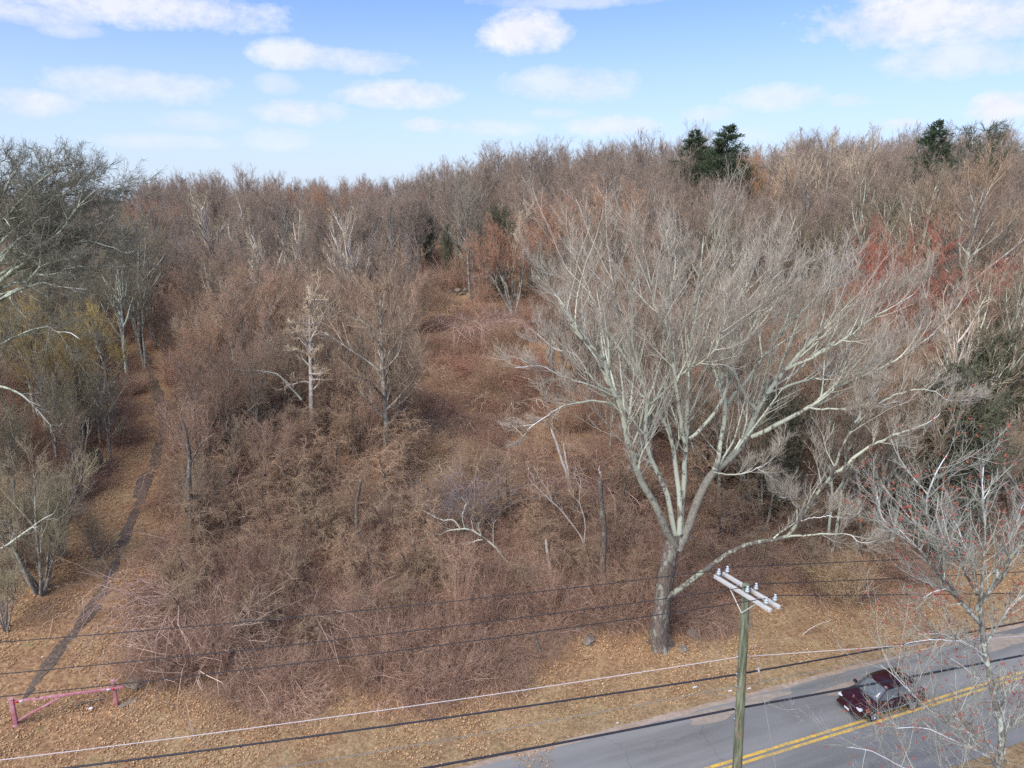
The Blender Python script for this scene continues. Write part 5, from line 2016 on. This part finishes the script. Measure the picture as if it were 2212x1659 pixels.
tubes(bb, np.array([[[0, 0, 0.03], [.05, .02, .06], [.12, .03, .07], [.17, .03, .05]]], float), np.array([[.03, .06, .07, .05]]), 8, None, np.array([.5]), False)
tag(link('crumpled_cup', bb.mesh('crumpled_cup', plain('white_paper', (.75, .72, .72), .7)), None, tuple(pw)), 'small crumpled white cup on the grass below the gate boom', 'litter')
for (u, v, lab) in [(1132, 1495, 'white scrap of litter on the leaves under the pale line'), (1331, 1565, 'white scrap of litter on the verge near the road edge'), (89, 1422, 'white scrap of litter beside the foot path')]:
    pw = on_ground(u, v)
    bb = MeshBuf()
    tubes(bb, np.array([[[0, 0, 0.02], [.05, .02, .05], [.10, .0, .05], [.14, .03, .02]]], float), np.array([[.012, .028, .025, .012]]), 6, None, np.array([.5]), True)
    tag(link('litter_scrap', bb.mesh('litter_scrap', bpy.data.materials['white_paper']), None, tuple(pw)), lab, 'litter')

# ------------------------------------------------------------------ utility pole and lines
def pole_mat():
    m, nt, b = new_mat('green_treated_pole')
    g = G(nt)
    p = g.coords('Object')
    n = g.noise(p, 3.0, 5, .65, (4, 4, .35))
    n2 = g.noise(p, 2.0, 4, .7, (2, 2, .5))
    c = g.mix(g.ramp(n, .35, .65), (.095, .105, .065), (.27, .295, .19))
    c = g.mix(g.ramp(n2, .56, .66), c, (.24, .185, .135))
    c = g.mix(g.ramp(g.noise(p, 5, 3, .6, (3, 3, .25)), .62, .72), c, (.42, .40, .30))
    g.L.new(c, b.inputs['Base Color'])
    b.inputs['Roughness'].default_value = .85
    g.bump(g.noise(p, 8, 4, .6, (5, 5, .2)), .7, .02, b)
    return m


PX, PY = 7.72, 20.9
POLE_TOP = 11.25
LEAN = (7.36 - PX) / POLE_TOP
UD = np.array([math.cos(R(28)) * 1.0, 0, 0])
ARM = unit(np.array([.475, -.88, 0.0]))        # from the far left end to the near right end
ALONG = unit(np.array([.88, .475, 0.0]))


def on_pole(z):
    return np.array([PX + LEAN * z, PY, z])


def lathe(buf, prof, c, S=12):
    a = np.arange(S) / S * 2 * math.pi
    v = np.concatenate([np.stack([r_ * np.cos(a), r_ * np.sin(a), np.full(S, z)], 1) for r_, z in prof])
    j = np.arange(S)
    q = np.concatenate([np.stack([k * S + j, k * S + (j + 1) % S, (k + 1) * S + (j + 1) % S, (k + 1) * S + j], 1) for k in range(len(prof) - 1)])
    buf.add(v + np.array(c), q)


def build_pole():
    wood = pole_mat()
    arm_m = plain('pale_crossarm', (.56, .55, .51), .7, var=.12, scale=9)
    porc = plain('grey_blue_porcelain', (.50, .56, .57), .3, spec=.5, var=.06)
    steel = plain('galvanised_steel', (.45, .46, .47), .5, .6)
    base = np.array([PX, PY, 0.0])
    root = thing('utility_pole', 'greenish wooden utility pole with two pale crossarms beside the road', 'utility pole', tuple(base))
    n = 26
    P = np.array([on_pole(z) for z in np.linspace(-.3, POLE_TOP, n)]) - base
    rng = np.random.default_rng(2)
    bb = MeshBuf()
    tubes(bb, P[None], np.linspace(.185, .125, n)[None] * (1 + .02 * rng.normal(size=(1, n))), 16, None, np.array([.5]), False)
    lathe(bb, [(.125, 0), (.10, .02), (.0001, .025)], P[-1], 16)
    link('pole_shaft', bb.mesh('pole_shaft', wood), root)
    zA = 11.02
    c0 = on_pole(zA) - base
    half = 1.19
    rot = np.stack([ARM, ALONG, np.array([0, 0, 1.0])], 1)
    for s in (-1, 1):
        bb = MeshBuf()
        box_buf(bb, c0 + ALONG * s * .185, (2 * half, .095, .12), rot, .008)
        arm = link('crossarm', bb.mesh('crossarm', arm_m, smooth=False), root)
        for t in (-1.02, .22, .98):
            q = c0 + ARM * t + ALONG * s * .185 + np.array([0, 0, .06])
            bi = MeshBuf()
            lathe(bi, [(r9 * .8, z9) for r9, z9 in [(.022, -.02), (.022, .09), (.085, .10), (.095, .125), (.055, .155), (.05, .165), (.075, .175), (.08, .20), (.045, .225), (.04, .245), (.055, .26), (.045, .285), (.0001, .295)]], q, 12)
            link('insulator', bi.mesh('insulator', porc), root)
    for t in (-1.1, -.4, .5, 1.1):
        bi = MeshBuf()
        for s in (-1, 1):
            pass
        tubes(bi, np.array([c0 + ARM * t - ALONG * .26, c0 + ARM * t + ALONG * .26])[None], np.array([[.011, .011]]), 6, None, np.array([.5]), False)
        link('spacer_bolt', bi.mesh('spacer_bolt', steel), root)
    for s in (-1, 1):
        bi = MeshBuf()
        foot = on_pole(zA - .72) - base - ALONG * .15
        tubes(bi, np.array([c0 + ARM * (.62 * s) - ALONG * .14 - np.array([0, 0, .05]), foot])[None], np.array([[.022, .022]]), 5, None, np.array([.5]), False)
        link('crossarm_brace', bi.mesh('crossarm_brace', arm_m), root)
    # hardware lower down: clamps, a spool on the side of the shaft and cable brackets
    for z, l_ in ((8.55, .10), (7.9, .16), (7.45, .12), (6.6, .16), (6.2, .10)):
        bi = MeshBuf()
        c = on_pole(z) - base
        tubes(bi, np.array([c - ALONG * .19 - ARM * .02, c + ALONG * .19 - ARM * .02])[None], np.array([[.02, .02]]), 6, None, np.array([.5]), False)
        lathe(bi, [(.0001, -.05), (.05, -.05), (.035, 0), (.05, .05), (.0001, .05)], c - ARM * .20, 10)
        link('cable_bracket', bi.mesh('cable_bracket', steel), root)
    return c0 + base


ARM_C = build_pole()
WIRE_M = plain('black_wire', (.035, .036, .04), .5, var=.1)
PALE_M = plain('bare_aluminium_line', (.62, .55, .53), .45, var=.1)
CABLE_M = plain('black_cable', (.03, .032, .045), .45, var=.3, scale=6)
GREY_M = plain('grey_line', (.22, .23, .24), .5, var=.1)


def wire(name, label, start, px, sag, r_, mat, span=46.0, side=-1, cat='wire', wave=0.0, S=6):
    """from the pole to the next pole out of the frame; direction fitted to the rows read from the photograph"""
    start = np.array(start, float)
    best = []
    for (u, v) in px:
        t = .3
        for _ in range(6):
            z = start[2] - 4 * sag * t * (1 - t)
            p = at_z(u, v, z)
            t = min(math.hypot(p[0] - start[0], p[1] - start[1]) / span, .95)
        best.append(p)
    d = sum(unit(b[:2] - start[:2]) * np.linalg.norm(b[:2] - start[:2]) for b in best)
    d = d / np.linalg.norm(d)
    n = 90
    t = np.linspace(0, 1, n)
    P = np.column_stack([start[0] + d[0] * span * t, start[1] + d[1] * span * t, start[2] - 4 * sag * t * (1 - t)])
    bb = line_tube(P - start, r_, S)
    o = link(name, bb.mesh(name, mat), None, tuple(start))
    tag(o, label, cat)
    return P


top = ARM_C + np.array([0, 0, .31])
names = ['farthest', 'middle', 'nearest']
for k, (t, pl, pr) in enumerate([(-1.02, [(0, 1380), (936, 1304), (1400, 1256)], [(1800, 1223), (1944, 1201)]),
                                 (.22, [(0, 1441), (936, 1363), (1400, 1307)], [(1800, 1261), (2016, 1240)]),
                                 (.98, [(0, 1488), (936, 1401), (1400, 1342)], [(1800, 1296), (2016, 1274)])]):
    st = top + ARM * t
    a_, b_ = st - ALONG * .185, st + ALONG * .185
    wire('power_line', f'{names[k]} of the three black power lines, span left of the pole', a_, pl, .75, .013, WIRE_M)
    wire('power_line', f'{names[k]} of the three black power lines, span right of the pole', b_, pr, .55, .013, WIRE_M)
    bb = line_tube(np.array([a_, b_]) - a_, .013, 6)
    tag(link('power_line', bb.mesh('power_line', WIRE_M), None, tuple(a_)), f'short bridge of the {names[k]} power line across the crossarm insulators', 'wire')
sd_ = -ARM * .2


def both(name, lab, z, pl, pr, sag, r_, mat, cat='cable', S=6):
    st = on_pole(z) + sd_
    if pl:
        wire(name, lab + ', span left of the pole', st, pl, sag, r_, mat, S=S, cat=cat)
    if pr:
        wire(name, lab + ', span right of the pole', st, pr, sag * .8, r_, mat, S=S, cat=cat)


both('neutral_line', 'pale pinkish bare line below the black power lines', 8.55, [(0, 1637), (936, 1524), (1400, 1449)], [(1800, 1405), (1872, 1400)], .55, .013, PALE_M, 'wire')
both('telephone_cable', 'upper thick black cable', 7.9, [(108, 1659), (936, 1555), (1400, 1490)], [(1800, 1425), (2066, 1367), (2200, 1345)], .5, .028, CABLE_M, S=8)
both('grey_cable', 'thin grey line just below the upper black cable', 7.45, [(500, 1659), (1060, 1590), (1400, 1525)], [(1800, 1440), (2066, 1395)], .6, .009, GREY_M, 'wire')
both('telephone_cable', 'lower thickest black cable crossing in front of the road', 6.6, [(835, 1659), (1200, 1610), (1400, 1580)], [(1829, 1494), (2204, 1411)], .5, .036, CABLE_M, S=8)

# down guy with its strain insulator, and a slack drop line
g0 = on_pole(10.3) + ALONG * .13
g1 = at_z(1676, 1660, 4.2)
P = smooth_path([g0, g0 * .5 + g1 * .5 + np.array([.02, 0, -.05]), g1, g1 + (g1 - g0) * .65], 30)
tag(link('guy_wire', line_tube(P - g0, .009, 5).mesh('guy_wire', plain('guy_strand', (.42, .42, .41), .5)), None, tuple(g0)), 'thin grey guy wire running down from the pole top on its right', 'wire')
bi = MeshBuf()
q = P[6]
tubes(bi, np.array([P[6] - q, P[7] - q])[None] * .55, np.array([[.035, .035]]), 8, None, np.array([.5]), False)
tag(link('strain_insulator', bi.mesh('strain_insulator', bpy.data.materials['grey_blue_porcelain']), None, tuple(q)), 'small grey strain insulator on the guy wire', 'insulator')
a_, b_ = at_z(1501, 1484, 7.6), on_pole(7.1) - ARM * .17
P = smooth_path([a_, (a_ + b_) / 2 - [0, 0, .12], b_], 12)
tag(link('drop_line', line_tube(P - a_, .008, 5).mesh('drop_line', GREY_M), None, tuple(a_)), 'short slack line tied from the upper black cable to the pole', 'wire')
for (u, v, z, lab) in [(1501, 1484, 7.62, 'white clamp on the upper black cable left of the pole'), (1596 + 22, 1487, 7.5, 'white tag on the thin grey line right of the pole'), (1577, 1492, 7.45, 'white tag on the thin grey line left of the pole')]:
    c = at_z(u, v, z)
    bi = MeshBuf()
    tubes(bi, np.array([[-.06, -.02, 0], [.06, .02, 0]])[None], np.array([[.022, .022]]), 6, None, np.array([.5]), False)
    tag(link('cable_clamp', bi.mesh('cable_clamp', bpy.data.materials['white_paper']), None, tuple(c)), lab, 'clamp')


# ------------------------------------------------------------------ maroon car on the road
def build_car():
    paint, nt, b = new_mat('maroon_car_paint')
    b.inputs['Base Color'].default_value = (.05, .010, .013, 1)
    b.inputs['Roughness'].default_value = .28
    b.inputs['Metallic'].default_value = .25
    b.inputs['Coat Weight'].default_value = .6
    b.inputs['Coat Roughness'].default_value = .08
    glass, nt, b = new_mat('tinted_glass_painted_glare')
    b.inputs['Base Color'].default_value = (.14, .16, .17, 1)  # tint lifted towards grey, imitating sky glare on the glass in its colour
    b.inputs['Roughness'].default_value = .06
    b.inputs['Specular IOR Level'].default_value = .9
    tyre = plain('tyre_rubber', (.02, .02, .021), .85)
    rim = plain('alloy_rim', (.5, .5, .52), .3, .8)
    chrome = plain('chrome_trim', (.75, .76, .78), .15, 1.0, var=.03)
    blk = plain('black_plastic', (.025, .025, .027), .6)
    lamp = plain('clear_headlamp', (.72, .76, .80), .1, spec=.8, var=.05)
    tail = plain('red_tail_lamp', (.35, .01, .01), .2)
    c = at_z(1905, 1488, 0.9)
    ang = math.atan(.36) + math.pi
    root = thing('parked_car', 'maroon pickup like car driving left on the road behind the budding branches', 'car', (float(c[0]), float(c[1]), .022), ang)
    root.name = 'car'
    root.scale = (.82, .82, .82)
    # body loft: stations x, half width, sill z, belt z
    X = [-2.36, -2.28, -2.0, -1.45, -.8, 0, .8, 1.25, 1.7, 2.1, 2.30, 2.38]
    HW = [.80, .88, .93, .95, .95, .95, .95, .94, .92, .87, .78, .66]
    ZB = [.98, 1.04, 1.08, 1.09, 1.08, 1.07, 1.06, 1.05, 1.00, .93, .84, .72]
    ZS = [.42, .34, .30, .27, .27, .27, .27, .27, .28, .30, .34, .40]
    bm = bmesh.new()
    rings = []
    for x, hw, zb, zs in zip(X, HW, ZB, ZS):
        mid = (zb + zs) / 2
        prof = [(-hw * .86, zs), (-hw * .98, zs + .08), (-hw, mid), (-hw * .985, zb - .16), (-hw * .93, zb - .04), (-hw * .75, zb + .015), (-hw * .35, zb + .04), (hw * .35, zb + .04), (hw * .75, zb + .015), (hw * .93, zb - .04), (hw * .985, zb - .16), (hw, mid), (hw * .98, zs + .08), (hw * .86, zs)]
        rings.append([bm.verts.new((x, y_, z_)) for y_, z_ in prof])
    for r0, r1 in zip(rings, rings[1:]):
        n = len(r0)
        for k in range(n):
            bm.faces.new((r0[k], r0[(k + 1) % n], r1[(k + 1) % n], r1[k]))
    bm.faces.new(rings[0])
    bm.faces.new(rings[-1][::-1])
    bmesh.ops.recalc_face_normals(bm, faces=bm.faces)
    for f in bm.faces:
        f.smooth = True
    me = bpy.data.meshes.new('car_body')
    bm.to_mesh(me)
    bm.free()
    me.materials.append(paint)
    link('body', me, root)
    # greenhouse: roof panel over a glass cabin
    def cabin(name, st, mat, parent):
        bm = bmesh.new()
        rr = []
        for x, hw, z in st:
            rr.append([bm.verts.new((x, -hw, z)), bm.verts.new((x, -hw * .5, z + .03)), bm.verts.new((x, hw * .5, z + .03)), bm.verts.new((x, hw, z))])
        for a, b_ in zip(rr, rr[1:]):
            for k in range(3):
                bm.faces.new((a[k], a[k + 1], b_[k + 1], b_[k]))
        bmesh.ops.recalc_face_normals(bm, faces=bm.faces)
        bmesh.ops.solidify(bm, geom=list(bm.faces), thickness=.035)
        for f in bm.faces:
            f.smooth = True
        me = bpy.data.meshes.new('car_' + name)
        bm.to_mesh(me)
        bm.free()
        me.materials.append(mat)
        return link(name, me, parent)
    cabin('windshield', [(1.18, .80, 1.06), (.92, .76, 1.27), (.60, .70, 1.50), (.42, .68, 1.60)], glass, root)
    cabin('roof', [(.44, .69, 1.615), (.20, .71, 1.665), (-.5, .72, 1.69), (-1.3, .70, 1.66), (-1.75, .67, 1.60)], paint, root)
    cabin('rear_window', [(-1.77, .67, 1.59), (-2.0, .74, 1.33), (-2.12, .80, 1.06)], glass, root)
    for s in (-1, 1):
        bm = bmesh.new()
        pts = [(1.12, .83, 1.07), (.45, .70, 1.58), (-.35, .73, 1.64), (-1.15, .72, 1.62), (-1.74, .68, 1.57), (-2.08, .83, 1.08)]
        vs = [bm.verts.new((x, y_ * s, z_)) for x, y_, z_ in pts]
        bm.faces.new(vs)
        bmesh.ops.recalc_face_normals(bm, faces=bm.faces)
        bmesh.ops.solidify(bm, geom=list(bm.faces), thickness=.03)
        me = bpy.data.meshes.new('car_side_window')
        bm.to_mesh(me)
        bm.free()
        me.materials.append(glass)
        link('side_window', me, root)
        for x0, x1 in ((-.28, -.36), (-1.2, -1.32)):
            bb = MeshBuf()
            tubes(bb, np.array([[x0, .85 * s, 1.07], [x1, .735 * s, 1.64]])[None], np.array([[.035, .03]]), 6, None, np.array([.5]), False)
            link('window_pillar', bb.mesh('car_pillar', paint), root)
        bb = MeshBuf()
        tubes(bb, np.array([[1.16, .82 * s, 1.05], [.43, .69 * s, 1.60]])[None], np.array([[.04, .035]]), 6, None, np.array([.5]), False)
        link('windshield_pillar', bb.mesh('car_pillar', paint), root)
        bb = MeshBuf()
        box_buf(bb, (.92, 1.03 * s, 1.12), (.14, .22, .15), None, .035)
        link('side_mirror', bb.mesh('car_mirror', blk), root)
        bb = MeshBuf()
        box_buf(bb, (2.20, .66 * s, .80), (.26, .30, .13), None, .03)
        link('headlight', bb.mesh('car_headlight', lamp), root)
        bb = MeshBuf()
        box_buf(bb, (-2.32, .74 * s, .93), (.10, .20, .26), None, .02)
        link('taillight', bb.mesh('car_taillight', tail), root)
        bb = MeshBuf()
        box_buf(bb, (0, .955 * s, .50), (2.6, .03, .06), None, .008)
        link('door_trim', bb.mesh('car_trim', chrome), root)
        for x in (.32, -.62):
            bb = MeshBuf()
            box_buf(bb, (x, .965 * s, .92), (.17, .03, .035), None, .008)
            link('door_handle', bb.mesh('car_handle', chrome), root)
        for x in (1.46, -1.42):
            w = bpy.data.objects.new('wheel', None)
            COL.objects.link(w)
            w.parent = root
            w.location = (x, .86 * s, .36)
            bb = MeshBuf()
            a = np.linspace(0, 2 * math.pi, 28, endpoint=False)
            prof = [(.20, -.11), (.33, -.12), (.36, -.07), (.36, .07), (.33, .12), (.20, .11)]
            v = np.concatenate([np.stack([r_ * np.cos(a), np.full(28, y_), r_ * np.sin(a)], 1) for r_, y_ in prof])
            j = np.arange(28)
            q_ = np.concatenate([np.stack([k * 28 + j, k * 28 + (j + 1) % 28, (k + 1) * 28 + (j + 1) % 28, (k + 1) * 28 + j], 1) for k in range(5)])
            bb.add(v, q_)
            link('tyre', bb.mesh('car_tyre', tyre), w)
            bb = MeshBuf()
            for k in range(5):
                t_ = k * 2 * math.pi / 5
                tubes(bb, np.array([[0, .10 * s, 0], [.20 * math.cos(t_), .09 * s, .20 * math.sin(t_)]])[None], np.array([[.05, .03]]), 5, None, np.array([.5]), False)
            v = np.concatenate([np.stack([r_ * np.cos(a), np.full(28, y_ * s), r_ * np.sin(a)], 1) for r_, y_ in [(.215, .115), (.195, .10), (.19, -.02), (.001, -.02)]])
            q_ = np.concatenate([np.stack([k * 28 + j, k * 28 + (j + 1) % 28, (k + 1) * 28 + (j + 1) % 28, (k + 1) * 28 + j], 1) for k in range(3)])
            bb.add(v, q_)
            link('rim', bb.mesh('car_rim', rim), w)
            bb = MeshBuf()
            aa = np.linspace(.15, math.pi - .15, 12)
            tubes(bb, np.stack([.41 * np.cos(aa), np.full(12, .07 * s), .41 * np.sin(aa)], 1)[None], np.full((1, 12), .03), 5, None, np.array([.5]), False)
            link('wheel_arch', bb.mesh('car_arch', blk), w)
    for k in range(4):
        bb = MeshBuf()
        box_buf(bb, (2.34, 0, .60 + k * .07), (.06, .92, .028), None, .008)
        link('grille_bar', bb.mesh('car_grille_bar', chrome), root)
    bb = MeshBuf()
    box_buf(bb, (2.30, 0, .70), (.08, .96, .32), None, .02)
    link('grille', bb.mesh('car_grille', blk), root)
    bb = MeshBuf()
    box_buf(bb, (2.34, 0, .44), (.20, 1.56, .17), None, .05)
    link('front_bumper', bb.mesh('car_bumper', paint), root)
    bb = MeshBuf()
    box_buf(bb, (-2.36, 0, .50), (.18, 1.62, .18), None, .05)
    link('rear_bumper', bb.mesh('car_bumper', paint), root)
    bb = MeshBuf()
    box_buf(bb, (2.445, 0, .46), (.015, .34, .12), None, .003)
    link('number_plate', bb.mesh('car_plate', bpy.data.materials['white_paper']), root)
    for s in (-.30, .30):
        bb = MeshBuf()
        tubes(bb, np.array([[1.17, s * .6, 1.10], [.98, s * 1.5, 1.25]])[None], np.array([[.012, .008]]), 4, None, np.array([.5]), False)
        link('wiper', bb.mesh('car_wiper', blk), root)
    for s in (-1, 1):
        bb = MeshBuf()
        tubes(bb, np.array([[.2, .60 * s, 1.72], [-.6, .61 * s, 1.76], [-1.5, .58 * s, 1.70]])[None], np.full((1, 3), .018), 5, None, np.array([.5]), False)
        link('roof_rail', bb.mesh('car_rail', blk), root)


build_car()
# things of one look told apart by their order across the view
ORD = ['first', 'second', 'third', 'fourth', 'fifth', 'sixth', 'seventh', 'eighth', 'ninth', 'tenth', 'eleventh', 'twelfth']
same = {}
for o in SC.objects:
    if o.parent is None and 'category' in o.keys():
        same.setdefault(o['label'], []).append(o)
for lab, obs in same.items():
    if 1 < len(obs) <= len(ORD):
        obs.sort(key=lambda o: project(*o.location)[0])
        for k, o in enumerate(obs):
            o['label'] = f'{lab}, {ORD[k]} from left'
